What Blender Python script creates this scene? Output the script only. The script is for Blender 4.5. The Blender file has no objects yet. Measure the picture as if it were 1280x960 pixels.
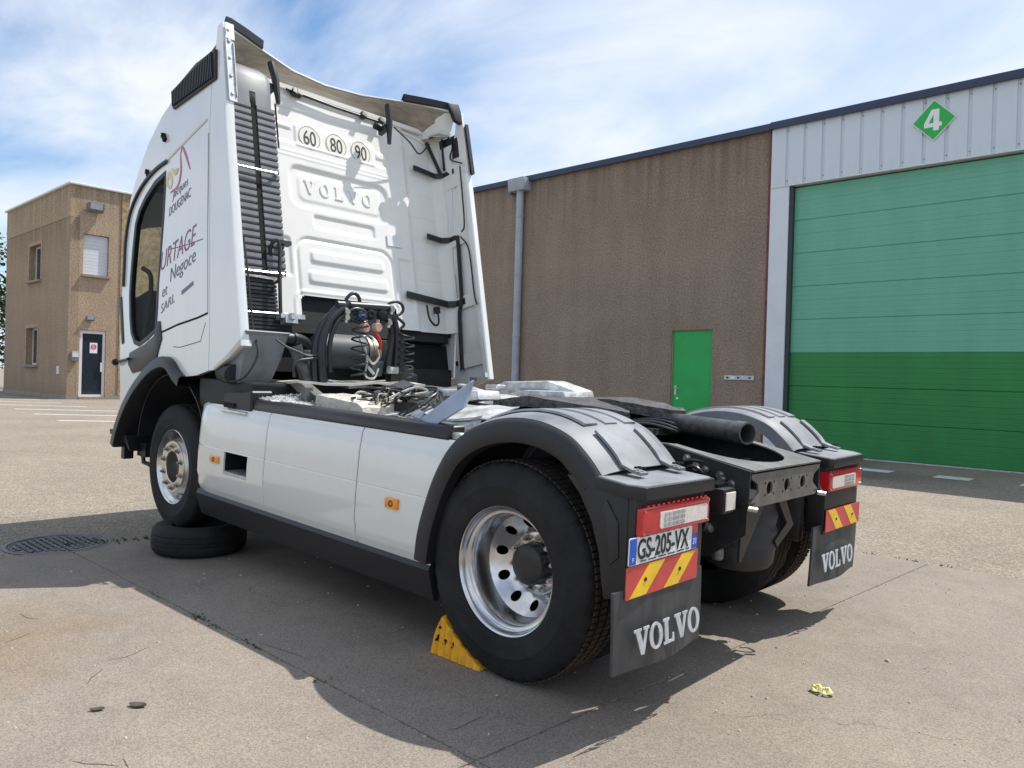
import bpy, bmesh, math, random
from mathutils import Vector, Matrix, noise
random.seed(7)
PI = math.pi
R = math.radians
S = bpy.context.scene
COL = S.collection

# ------------------------------------------------------------------ camera
cam_d = bpy.data.cameras.new("camera")
cam = bpy.data.objects.new("camera", cam_d)
COL.objects.link(cam)
S.camera = cam
cam_d.sensor_width = 36.0
cam_d.lens = 939.545 * 36 / 1280
cam_d.clip_start = 0.05
cam_d.clip_end = 3000
YAW, PITCH, ROLL = -0.828294, -0.006312, 0.029070
d = Vector((math.cos(YAW) * math.cos(PITCH), math.sin(YAW) * math.cos(PITCH), math.sin(PITCH)))
r = Vector((math.sin(YAW), -math.cos(YAW), 0))
u = r.cross(d)
r2 = math.cos(ROLL) * r + math.sin(ROLL) * u
u2 = -math.sin(ROLL) * r + math.cos(ROLL) * u
cam.matrix_world = Matrix((
    (r2.x, u2.x, -d.x, -2.3464), (r2.y, u2.y, -d.y, 3.7616), (r2.z, u2.z, -d.z, 1.39628), (0, 0, 0, 1)))

# ------------------------------------------------------------------ light, sky, exposure
LIGHT = Vector((0.21, 0.56, -1.0)).normalized()      # direction the sunlight travels
sun_d = bpy.data.lights.new("sun", 'SUN')
sun_d.energy = 4.7
sun_d.angle = R(0.5)
sun_d.color = (1.0, 0.955, 0.89)
sun = bpy.data.objects.new("sun", sun_d)
COL.objects.link(sun)
sun.location = (0, -20, 30)
sun.rotation_euler = LIGHT.to_track_quat('-Z', 'Y').to_euler()
W = bpy.data.worlds.new("World")
S.world = W
W.use_nodes = True
nt = W.node_tree
nt.nodes.clear()
N = nt.nodes.new
Lk = nt.links.new
wo = N('ShaderNodeOutputWorld')
bg = N('ShaderNodeBackground')
bg.inputs['Strength'].default_value = 0.115
Lk(bg.outputs[0], wo.inputs[0])
sky = N('ShaderNodeTexSky')
sky.sky_type = 'NISHITA'
sky.sun_disc = False
to_sun = -LIGHT
sky.sun_elevation = math.asin(to_sun.z)
sky.sun_rotation = math.atan2(to_sun.x, to_sun.y)
sky.air_density = 1.0
sky.dust_density = 0.6
sky.ozone_density = 1.8
tc = N('ShaderNodeTexCoord')
sep = N('ShaderNodeSeparateXYZ')
Lk(tc.outputs['Generated'], sep.inputs[0])
add = N('ShaderNodeMath'); add.operation = 'ADD'; add.inputs[1].default_value = 0.22
Lk(sep.outputs['Z'], add.inputs[0])
mx = N('ShaderNodeMath'); mx.operation = 'MAXIMUM'; mx.inputs[1].default_value = 0.1
Lk(add.outputs[0], mx.inputs[0])
dx = N('ShaderNodeMath'); dx.operation = 'DIVIDE'
dy = N('ShaderNodeMath'); dy.operation = 'DIVIDE'
Lk(sep.outputs['X'], dx.inputs[0]); Lk(mx.outputs[0], dx.inputs[1])
Lk(sep.outputs['Y'], dy.inputs[0]); Lk(mx.outputs[0], dy.inputs[1])
cmb = N('ShaderNodeCombineXYZ')
Lk(dx.outputs[0], cmb.inputs[0]); Lk(dy.outputs[0], cmb.inputs[1])
mp = N('ShaderNodeMapping')
mp.inputs['Location'].default_value = (3.1, 1.7, 0.0)
mp.inputs['Rotation'].default_value = (0, 0, R(38))
mp.inputs['Scale'].default_value = (0.75, 1.25, 1)
Lk(cmb.outputs[0], mp.inputs[0])
nz = N('ShaderNodeTexNoise')
nz.inputs['Scale'].default_value = 0.95
nz.inputs['Detail'].default_value = 9
nz.inputs['Roughness'].default_value = 0.56
nz.inputs['Distortion'].default_value = 0.45
Lk(mp.outputs[0], nz.inputs['Vector'])
cr = N('ShaderNodeValToRGB')
cr.color_ramp.elements[0].position = 0.365
cr.color_ramp.elements[0].color = (0.02, 0.02, 0.02, 1)
cr.color_ramp.elements[1].position = 0.585
cr.color_ramp.elements[1].color = (1, 1, 1, 1)
Lk(nz.outputs['Fac'], cr.inputs[0])
mixw = N('ShaderNodeMixRGB')
mixw.inputs[2].default_value = (7.0, 7.45, 8.2, 1)
Lk(cr.outputs[0], mixw.inputs[0])
skg = N('ShaderNodeMixRGB'); skg.blend_type = 'MULTIPLY'; skg.inputs[0].default_value = 1.0
skg.inputs[2].default_value = (1.05, 1.22, 1.32, 1)
Lk(sky.outputs[0], skg.inputs[1])
Lk(skg.outputs[0], mixw.inputs[1])
Lk(mixw.outputs[0], bg.inputs['Color'])
S.view_settings.view_transform = 'Standard'
S.view_settings.look = 'None'
S.view_settings.gamma = 1.0
S.view_settings.use_curve_mapping = False
S.view_settings.exposure = 0.20

# ------------------------------------------------------------------ materials
MATS = {}
def mat(name, col, rough=0.5, metal=0.0, var=0.12, vscale=6.0, bump=0.0, bscale=60.0, coat=0.0, col2=None, stretch=None, spec=None, emit=None):
    m = bpy.data.materials.new(name)
    m.use_nodes = True
    t = m.node_tree
    b = t.nodes['Principled BSDF']
    b.inputs['Roughness'].default_value = rough
    b.inputs['Metallic'].default_value = metal
    if coat: b.inputs['Coat Weight'].default_value = coat; b.inputs['Coat Roughness'].default_value = 0.06
    if spec is not None: b.inputs['Specular IOR Level'].default_value = spec
    c = t.nodes.new('ShaderNodeTexCoord')
    mpn = t.nodes.new('ShaderNodeMapping')
    if stretch: mpn.inputs['Scale'].default_value = stretch
    t.links.new(c.outputs['Object'], mpn.inputs[0])
    n = t.nodes.new('ShaderNodeTexNoise')
    n.inputs['Scale'].default_value = vscale
    n.inputs['Detail'].default_value = 7
    n.inputs['Roughness'].default_value = 0.62
    t.links.new(mpn.outputs[0], n.inputs['Vector'])
    ra = t.nodes.new('ShaderNodeValToRGB')
    ra.color_ramp.elements[0].position = 0.32
    ra.color_ramp.elements[1].position = 0.68
    if col2 is None: lo = [v * (1 - var) for v in col]; hi = [min(1, v * (1 + var)) for v in col]
    else: lo, hi = col2, col
    ra.color_ramp.elements[0].color = (*lo, 1)
    ra.color_ramp.elements[1].color = (*hi, 1)
    t.links.new(n.outputs['Fac'], ra.inputs[0])
    t.links.new(ra.outputs[0], b.inputs['Base Color'])
    mr = t.nodes.new('ShaderNodeMapRange')
    mr.inputs['To Min'].default_value = max(0.02, rough - 0.08)
    mr.inputs['To Max'].default_value = min(1, rough + 0.08)
    t.links.new(n.outputs['Fac'], mr.inputs['Value'])
    t.links.new(mr.outputs[0], b.inputs['Roughness'])
    if bump:
        n2 = t.nodes.new('ShaderNodeTexNoise')
        n2.inputs['Scale'].default_value = bscale
        n2.inputs['Detail'].default_value = 5
        t.links.new(c.outputs['Object'], n2.inputs['Vector'])
        bp = t.nodes.new('ShaderNodeBump')
        bp.inputs['Strength'].default_value = bump
        bp.inputs['Distance'].default_value = 0.02
        t.links.new(n2.outputs['Fac'], bp.inputs['Height'])
        t.links.new(bp.outputs[0], b.inputs['Normal'])
    MATS[name] = m
    return m

def ground_mat(name, base, dark, pale, grain, bump, stains, rough=0.85, cracks=0.0):
    """mineral ground: big tone patches, aggregate grains, stains"""
    m = bpy.data.materials.new(name); m.use_nodes = True
    t = m.node_tree; b = t.nodes['Principled BSDF']; n_ = t.nodes.new; l = t.links.new
    b.inputs['Roughness'].default_value = rough
    b.inputs['Specular IOR Level'].default_value = 0.25
    c = n_('ShaderNodeTexCoord')
    # object coordinates of sheets that lie at the world origin are metres
    big = n_('ShaderNodeTexNoise'); big.inputs['Scale'].default_value = 0.55; big.inputs['Detail'].default_value = 8; big.inputs['Roughness'].default_value = 0.6
    l(c.outputs['Object'], big.inputs['Vector'])
    r1 = n_('ShaderNodeValToRGB'); r1.color_ramp.elements[0].position = 0.3; r1.color_ramp.elements[1].position = 0.72
    r1.color_ramp.elements[0].color = (*dark, 1); r1.color_ramp.elements[1].color = (*base, 1)
    l(big.outputs['Fac'], r1.inputs[0])
    gr = n_('ShaderNodeTexVoronoi'); gr.inputs['Scale'].default_value = grain
    l(c.outputs['Object'], gr.inputs['Vector'])
    gsep = n_('ShaderNodeSeparateColor'); l(gr.outputs['Color'], gsep.inputs[0])
    r2_ = n_('ShaderNodeValToRGB')
    r2_.color_ramp.elements[0].position = 0.0; r2_.color_ramp.elements[0].color = (0.68, 0.665, 0.64, 1)
    r2_.color_ramp.elements[1].position = 0.9; r2_.color_ramp.elements[1].color = (*pale, 1)
    e = r2_.color_ramp.elements.new(0.5); e.color = (0.95, 0.95, 0.95, 1)
    l(gsep.outputs[0], r2_.inputs[0])
    mu = n_('ShaderNodeMixRGB'); mu.blend_type = 'MULTIPLY'; mu.inputs[0].default_value = 1
    l(r1.outputs[0], mu.inputs[1]); l(r2_.outputs[0], mu.inputs[2])
    fn = n_('ShaderNodeTexNoise'); fn.inputs['Scale'].default_value = 5; fn.inputs['Detail'].default_value = 10; fn.inputs['Roughness'].default_value = 0.7
    l(c.outputs['Object'], fn.inputs['Vector'])
    r3 = n_('ShaderNodeValToRGB'); r3.color_ramp.elements[0].position = 0.3; r3.color_ramp.elements[1].position = 0.6
    r3.color_ramp.elements[0].color = (0.88, 0.875, 0.87, 1); r3.color_ramp.elements[1].color = (1.03, 1.025, 1.02, 1)
    l(fn.outputs['Fac'], r3.inputs[0])
    m2 = n_('ShaderNodeMixRGB'); m2.blend_type = 'MULTIPLY'; m2.inputs[0].default_value = 1
    l(mu.outputs[0], m2.inputs[1]); l(r3.outputs[0], m2.inputs[2])
    last = m2
    for (cx, cy, rad, colr, amt) in stains:
        mpn = n_('ShaderNodeMapping'); mpn.vector_type = 'POINT'
        mpn.inputs['Location'].default_value = (-cx / rad, -cy / rad, 0); mpn.inputs['Scale'].default_value = (1 / rad, 1 / rad, 0)
        l(c.outputs['Object'], mpn.inputs[0])
        gd = n_('ShaderNodeTexNoise'); gd.inputs['Scale'].default_value = 1.6; gd.inputs['Detail'].default_value = 6
        l(mpn.outputs[0], gd.inputs['Vector'])
        ln = n_('ShaderNodeVectorMath'); ln.operation = 'LENGTH'; l(mpn.outputs[0], ln.inputs[0])
        sm = n_('ShaderNodeMath'); sm.operation = 'MULTIPLY_ADD'; sm.inputs[1].default_value = 1.6; l(gd.outputs['Fac'], sm.inputs[0]); l(ln.outputs['Value'], sm.inputs[2])
        mr = n_('ShaderNodeMapRange'); mr.inputs['From Min'].default_value = 1.2; mr.inputs['From Max'].default_value = 1.75
        mr.inputs['To Min'].default_value = amt; mr.inputs['To Max'].default_value = 0
        l(sm.outputs[0], mr.inputs['Value'])
        mm = n_('ShaderNodeMixRGB'); mm.blend_type = 'MULTIPLY'; l(mr.outputs[0], mm.inputs[0]); l(last.outputs[0], mm.inputs[1]); mm.inputs[2].default_value = (*colr, 1)
        last = mm
    if cracks:
        wv = n_('ShaderNodeTexNoise'); wv.inputs['Scale'].default_value = 1.3; wv.inputs['Detail'].default_value = 6
        l(c.outputs['Object'], wv.inputs['Vector'])
        wm = n_('ShaderNodeVectorMath'); wm.operation = 'MULTIPLY_ADD'; wm.inputs[1].default_value = (1.4, 1.4, 0)
        l(wv.outputs['Color'], wm.inputs[0]); l(c.outputs['Object'], wm.inputs[2])
        vo = n_('ShaderNodeTexVoronoi'); vo.feature = 'DISTANCE_TO_EDGE'; vo.inputs['Scale'].default_value = 0.42
        l(wm.outputs[0], vo.inputs['Vector'])
        lt = n_('ShaderNodeMapRange'); lt.inputs['From Min'].default_value = 0.0; lt.inputs['From Max'].default_value = 0.0022
        lt.inputs['To Min'].default_value = cracks; lt.inputs['To Max'].default_value = 0
        l(vo.outputs['Distance'], lt.inputs['Value'])
        br = n_('ShaderNodeMapRange'); br.inputs['From Min'].default_value = 0.5; br.inputs['From Max'].default_value = 0.6
        l(big.outputs['Fac'], br.inputs['Value'])
        mlt = n_('ShaderNodeMath'); mlt.operation = 'MULTIPLY'; l(lt.outputs[0], mlt.inputs[0]); l(br.outputs[0], mlt.inputs[1])
        mm = n_('ShaderNodeMixRGB'); mm.blend_type = 'MULTIPLY'; l(mlt.outputs[0], mm.inputs[0]); l(last.outputs[0], mm.inputs[1]); mm.inputs[2].default_value = (0.3, 0.28, 0.26, 1)
        last = mm
    l(last.outputs[0], b.inputs['Base Color'])
    bn = n_('ShaderNodeBump'); bn.inputs['Strength'].default_value = bump; bn.inputs['Distance'].default_value = 0.01
    l(gr.outputs['Distance'], bn.inputs['Height']); l(bn.outputs[0], b.inputs['Normal'])
    MATS[name] = m
    return m

def wall_mat(name, base, dark, grain, bump, streak=0.55, top=7.0):
    """roughcast render with rain streaks and grain"""
    m = bpy.data.materials.new(name); m.use_nodes = True
    t = m.node_tree; b = t.nodes['Principled BSDF']; n_ = t.nodes.new; l = t.links.new
    b.inputs['Roughness'].default_value = 0.92; b.inputs['Specular IOR Level'].default_value = 0.15
    c = n_('ShaderNodeTexCoord')
    big = n_('ShaderNodeTexNoise'); big.inputs['Scale'].default_value = 0.6; big.inputs['Detail'].default_value = 8; big.inputs['Roughness'].default_value = 0.65
    l(c.outputs['Object'], big.inputs['Vector'])
    st = n_('ShaderNodeMapping'); st.inputs['Scale'].default_value = (2.2, 2.2, 0.22); l(c.outputs['Object'], st.inputs[0])
    sn = n_('ShaderNodeTexNoise'); sn.inputs['Scale'].default_value = 1.5; sn.inputs['Detail'].default_value = 8; l(st.outputs[0], sn.inputs['Vector'])
    ad = n_('ShaderNodeMath'); ad.operation = 'MULTIPLY_ADD'; ad.inputs[1].default_value = streak
    l(sn.outputs['Fac'], ad.inputs[0]); 
    half = n_('ShaderNodeMath'); half.operation = 'MULTIPLY'; half.inputs[1].default_value = 1 - streak; l(big.outputs['Fac'], half.inputs[0]); l(half.outputs[0], ad.inputs[2])
    r1 = n_('ShaderNodeValToRGB'); r1.color_ramp.elements[0].position = 0.3; r1.color_ramp.elements[1].position = 0.62
    r1.color_ramp.elements[0].color = (*dark, 1); r1.color_ramp.elements[1].color = (*base, 1)
    l(ad.outputs[0], r1.inputs[0])
    g = n_('ShaderNodeTexNoise'); g.inputs['Scale'].default_value = grain; g.inputs['Detail'].default_value = 4; g.inputs['Roughness'].default_value = 0.75; l(c.outputs['Object'], g.inputs['Vector'])
    r2_ = n_('ShaderNodeValToRGB'); r2_.color_ramp.elements[0].position = 0.34; r2_.color_ramp.elements[1].position = 0.66
    r2_.color_ramp.elements[0].color = (0.62, 0.6, 0.58, 1); r2_.color_ramp.elements[1].color = (1.22, 1.2, 1.18, 1)
    l(g.outputs['Fac'], r2_.inputs[0])
    mu = n_('ShaderNodeMixRGB'); mu.blend_type = 'MULTIPLY'; mu.inputs[0].default_value = 1; l(r1.outputs[0], mu.inputs[1]); l(r2_.outputs[0], mu.inputs[2])
    # rain streaks running down from the roof edge and a splashed, dirty foot
    sx = n_('ShaderNodeSeparateXYZ'); l(c.outputs['Object'], sx.inputs[0])
    m3 = n_('ShaderNodeMapping'); m3.inputs['Scale'].default_value = (5.0, 5.0, 0.16); l(c.outputs['Object'], m3.inputs[0])
    n3 = n_('ShaderNodeTexNoise'); n3.inputs['Scale'].default_value = 1.2; n3.inputs['Detail'].default_value = 6; l(m3.outputs[0], n3.inputs['Vector'])
    zt = n_('ShaderNodeMapRange'); zt.inputs['From Min'].default_value = top - 1.6; zt.inputs['From Max'].default_value = top + 0.5; l(sx.outputs['Z'], zt.inputs['Value'])
    nr = n_('ShaderNodeMapRange'); nr.inputs['From Min'].default_value = 0.38; nr.inputs['From Max'].default_value = 0.62; l(n3.outputs['Fac'], nr.inputs['Value'])
    pm = n_('ShaderNodeMath'); pm.operation = 'MULTIPLY'; l(zt.outputs[0], pm.inputs[0]); l(nr.outputs[0], pm.inputs[1])
    zb_ = n_('ShaderNodeMapRange'); zb_.inputs['From Min'].default_value = 0.75; zb_.inputs['From Max'].default_value = 0.0; zb_.inputs['To Max'].default_value = 0.7; l(sx.outputs['Z'], zb_.inputs['Value'])
    zn = n_('ShaderNodeMath'); zn.operation = 'MULTIPLY'; l(zb_.outputs[0], zn.inputs[0]); l(big.outputs['Fac'], zn.inputs[1])
    sm_ = n_('ShaderNodeMath'); sm_.operation = 'ADD'; sm_.use_clamp = True; l(pm.outputs[0], sm_.inputs[0]); l(zn.outputs[0], sm_.inputs[1])
    md = n_('ShaderNodeMixRGB'); md.blend_type = 'MULTIPLY'; md.inputs[2].default_value = (0.6, 0.59, 0.58, 1); l(sm_.outputs[0], md.inputs[0]); l(mu.outputs[0], md.inputs[1])
    l(md.outputs[0], b.inputs['Base Color'])
    bn = n_('ShaderNodeBump'); bn.inputs['Strength'].default_value = bump; bn.inputs['Distance'].default_value = 0.03
    l(g.outputs['Fac'], bn.inputs['Height']); l(bn.outputs[0], b.inputs['Normal'])
    MATS[name] = m
    return m

mat('white_paint', (0.77, 0.785, 0.785), 0.22, var=0.03, vscale=1.6, coat=0.8, stretch=(2.5, 2.5, 0.4))
mat('white_back', (0.80, 0.79, 0.75), 0.42, var=0.05, vscale=3.0, coat=0.15)
mat('white_skirt', (0.72, 0.72, 0.69), 0.14, var=0.018, vscale=2.0, coat=1.0, stretch=(2, 2, 0.6))
mat('beige_liner', (0.34, 0.30, 0.245), 0.7, var=0.3, vscale=3, stretch=(5, 0.5, 7))
mat('pale_liner', (0.62, 0.6, 0.54), 0.55, var=0.1)
mat('black_plastic', (0.012, 0.0125, 0.015), 0.45, var=0.3, vscale=5)
mat('dark_trim', (0.017, 0.0165, 0.019), 0.42, var=0.2, vscale=4)
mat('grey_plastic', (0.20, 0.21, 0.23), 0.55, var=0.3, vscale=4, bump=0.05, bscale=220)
mat('fender_side', (0.016, 0.016, 0.019), 0.5, var=0.22, vscale=6)
mat('duct_plastic', (0.17, 0.175, 0.19), 0.5, var=0.15, vscale=5)
mat('frame_paint', (0.018, 0.0185, 0.02), 0.45, var=0.4, vscale=9, bump=0.08, bscale=90)
mat('frame_grey', (0.16, 0.16, 0.155), 0.45, metal=0.3, var=0.25, vscale=9, bump=0.08, bscale=70)
mat('rubber', (0.026, 0.0245, 0.024), 0.75, var=0.45, vscale=3.2, bump=0.25, bscale=55, col2=(0.006, 0.006, 0.007), spec=0.3)
mat('rubber_dusty', (0.075, 0.052, 0.037), 0.9, var=0.3, vscale=5, col2=(0.012, 0.011, 0.010))
mat('flap_rubber', (0.075, 0.078, 0.082), 0.55, var=0.3, vscale=4, col2=(0.03, 0.031, 0.034), stretch=(1, 3, 0.7))
mat('polished_alu', (0.60, 0.60, 0.61), 0.2, metal=1.0, var=0.2, vscale=7)
mat('brushed_alu', (0.66, 0.63, 0.58), 0.3, metal=1.0, var=0.12, vscale=12)
mat('steel_bolt', (0.45, 0.44, 0.42), 0.35, metal=1.0, var=0.15)
mat('hub_black', (0.02, 0.02, 0.022), 0.35, var=0.2)
mat('hole_black', (0.004, 0.004, 0.004), 0.9, var=0.1)
mat('red_lens', (0.52, 0.014, 0.02), 0.18, var=0.12, vscale=30, coat=0.6)
mat('clear_lens', (0.72, 0.66, 0.62), 0.2, var=0.12, vscale=45, coat=0.6)
mat('amber_lens', (0.85, 0.30, 0.02), 0.25, var=0.15, vscale=60, coat=0.5)
mat('plate_white', (0.76, 0.77, 0.78), 0.4, var=0.04)
mat('plate_blue', (0.01, 0.09, 0.48), 0.4, var=0.1)
mat('ink_black', (0.02, 0.02, 0.022), 0.5, var=0.1)
mat('hazard_red', (0.55, 0.07, 0.06), 0.4, var=0.12, vscale=14)
mat('hazard_yellow', (0.86, 0.55, 0.03), 0.4, var=0.12, vscale=14)
mat('flap_white', (0.52, 0.55, 0.57), 0.5, var=0.2, vscale=28)
mat('sticker_cream', (0.76, 0.74, 0.66), 0.4, var=0.04)
mat('purple_ink', (0.27, 0.10, 0.21), 0.4, var=0.1)
mat('navy_ink', (0.13, 0.15, 0.23), 0.4, var=0.1)
mat('rose_ink', (0.52, 0.14, 0.22), 0.4, var=0.1)
mat('gold_ink', (0.74, 0.62, 0.34), 0.4, var=0.1)
mat('galvanised', (0.50, 0.52, 0.54), 0.4, metal=0.6, var=0.25, vscale=14)
mat('plate_alu', (0.66, 0.66, 0.65), 0.36, metal=0.5, var=0.4, vscale=9, bump=0.5, bscale=16)
mat('bent_panel', (0.30, 0.36, 0.44), 0.35, metal=0.2, var=0.12, vscale=7)
mat('foam_beige', (0.52, 0.49, 0.42), 0.85, var=0.3, vscale=10, bump=0.6, bscale=30)
mat('beige_panel', (0.58, 0.56, 0.48), 0.6, var=0.15, vscale=8)
mat('grease', (0.07, 0.068, 0.067), 0.34, var=0.55, vscale=16, bump=0.9, bscale=38)
mat('pipe_paint', (0.12, 0.12, 0.115), 0.4, var=0.7, vscale=7, bump=0.2, bscale=40, col2=(0.010, 0.010, 0.011))
mat('can_grey', (0.06, 0.065, 0.072), 0.55, metal=0.0, var=0.15)
mat('can_tan', (0.34, 0.26, 0.18), 0.45, metal=0.3, var=0.2)
mat('hose_black', (0.02, 0.023, 0.027), 0.36, var=0.25)
mat('engine_dark', (0.010, 0.010, 0.011), 0.6, var=0.6, vscale=12)
mat('cab_inside', (0.016, 0.016, 0.017), 0.8, var=0.3)
mat('seat_cloth', (0.05, 0.05, 0.058), 0.85, var=0.3, vscale=30)
mat('coupling_pink', (0.52, 0.33, 0.29), 0.4, var=0.2)
mat('coupling_blue', (0.12, 0.18, 0.5), 0.4, var=0.2)
mat('coupling_red', (0.65, 0.04, 0.03), 0.4, var=0.1)
mat('chock_yellow', (0.80, 0.39, 0.015), 0.5, var=0.22, vscale=22, bump=0.1)
mat('bellow_rubber', (0.024, 0.025, 0.029), 0.55, var=0.35, vscale=9)
g_ = bpy.data.materials.new('cab_glass'); g_.use_nodes = True
_t = g_.node_tree; _t.nodes.clear()
_o = _t.nodes.new('ShaderNodeOutputMaterial'); _tr = _t.nodes.new('ShaderNodeBsdfTransparent'); _tr.inputs[0].default_value = (0.80, 0.83, 0.82, 1)
_gl = _t.nodes.new('ShaderNodeBsdfGlossy'); _gl.inputs['Roughness'].default_value = 0.03
_mx = _t.nodes.new('ShaderNodeMixShader'); _mx.inputs[0].default_value = 0.015; _t.links.new(_tr.outputs[0], _mx.inputs[1]); _t.links.new(_gl.outputs[0], _mx.inputs[2]); _t.links.new(_mx.outputs[0], _o.inputs[0])
MATS['cab_glass'] = g_
# buildings
wall_mat('roughcast_brown', (0.355, 0.283, 0.228), (0.26, 0.206, 0.165), 24.0, 1.0, 0.3, 6.9)
wall_mat('render_ochre', (0.405, 0.31, 0.225), (0.31, 0.233, 0.168), 14.0, 0.25, 0.35, 7.7)
wall_mat('render_pale', (0.45, 0.35, 0.255), (0.37, 0.283, 0.205), 14.0, 0.25, 0.3, 9.1)
wall_mat('stone_pale', (0.46, 0.36, 0.215), (0.32, 0.24, 0.145), 5.0, 0.6, 0.2, 9.1)
mat('navy_trim', (0.03, 0.045, 0.09), 0.4, var=0.15, vscale=2)
mat('cladding_white', (0.60, 0.66, 0.72), 0.4, var=0.06, vscale=1.5, stretch=(1, 1, 0.2))
mat('column_white', (0.64, 0.68, 0.73), 0.5, var=0.06, vscale=1.5)
mat('rust_red', (0.16, 0.045, 0.035), 0.7, var=0.4, vscale=5)
mat('jamb_dark', (0.03, 0.04, 0.05), 0.55, var=0.2)
mat('door_mint', (0.135, 0.405, 0.28), 0.45, var=0.06, vscale=1.1, stretch=(1.6, 1, 0.5))
mat('door_green', (0.018, 0.205, 0.048), 0.45, var=0.1, vscale=1.1, stretch=(1.6, 1, 0.5))
mat('door_bright_green', (0.012, 0.36, 0.075), 0.45, var=0.1, vscale=1.5)
mat('sign_green', (0.02, 0.42, 0.07), 0.4, var=0.06)
mat('sign_white', (0.8, 0.8, 0.8), 0.4, var=0.04)
mat('pvc_grey', (0.34, 0.37, 0.42), 0.5, var=0.12, vscale=3)
mat('frame_ochre', (0.40, 0.31, 0.2), 0.6, var=0.15)
mat('window_white', (0.72, 0.72, 0.72), 0.4, var=0.04)
mat('shutter_white', (0.62, 0.64, 0.68), 0.5, var=0.04)
mat('pane_dark', (0.02, 0.03, 0.045), 0.06, var=0.2, coat=0.5)
mat('lamp_grey', (0.16, 0.17, 0.19), 0.5, var=0.15)
mat('lamp_glass', (0.5, 0.52, 0.55), 0.2, var=0.1, coat=0.5)
mat('coping_white', (0.66, 0.66, 0.66), 0.5, var=0.08)
mat('road_white', (0.62, 0.61, 0.59), 0.7, var=0.2, vscale=8)
mat('bark', (0.12, 0.085, 0.06), 0.9, var=0.3, bump=0.4)
mat('leaf', (0.05, 0.09, 0.03), 0.6, var=0.5, vscale=1.0)
mat('weed', (0.09, 0.13, 0.05), 0.7, var=0.4)
mat('dry_leaf', (0.07, 0.06, 0.045), 0.8, var=0.4, vscale=30)
mat('petal_yellow', (0.82, 0.76, 0.32), 0.6, var=0.15, vscale=30)
mat('pebble', (0.45, 0.4, 0.34), 0.8, var=0.4, vscale=20)
mat('crack_dirt', (0.075, 0.065, 0.055), 0.9, var=0.3)
mat('iron', (0.10, 0.105, 0.125), 0.45, metal=0.6, var=0.4, vscale=10)
ground_mat('concrete', (0.305, 0.265, 0.222), (0.235, 0.206, 0.177), (1.18, 1.16, 1.12), 190, 0.2,
           [(2.2, 3.0, 0.9, (0.95, 0.78, 0.52), 0.5), (1.0, 0.3, 1.4, (0.62, 0.62, 0.62), 0.6), (-0.2, -1.0, 0.9, (0.7, 0.7, 0.72), 0.5),
            (-2.2, -0.6, 0.6, (0.78, 0.78, 0.8), 0.6), (-1.9, -2.0, 0.5, (0.8, 0.8, 0.82), 0.6), (3.2, 1.2, 0.8, (0.7, 0.68, 0.66), 0.5), (-0.9, 1.1, 0.8, (0.8, 0.79, 0.78), 0.5)], cracks=0.8)
ground_mat('asphalt', (0.285, 0.256, 0.215), (0.215, 0.194, 0.165), (1.6, 1.5, 1.35), 85, 0.5,
           [(3.0, -9.0, 3.0, (0.5, 0.5, 0.52), 0.8), (5.0, 2.0, 1.2, (0.75, 0.74, 0.72), 0.6)], rough=0.9)
mat('kerb_concrete', (0.28, 0.25, 0.21), 0.85, var=0.25, vscale=9, bump=0.3)

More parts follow.
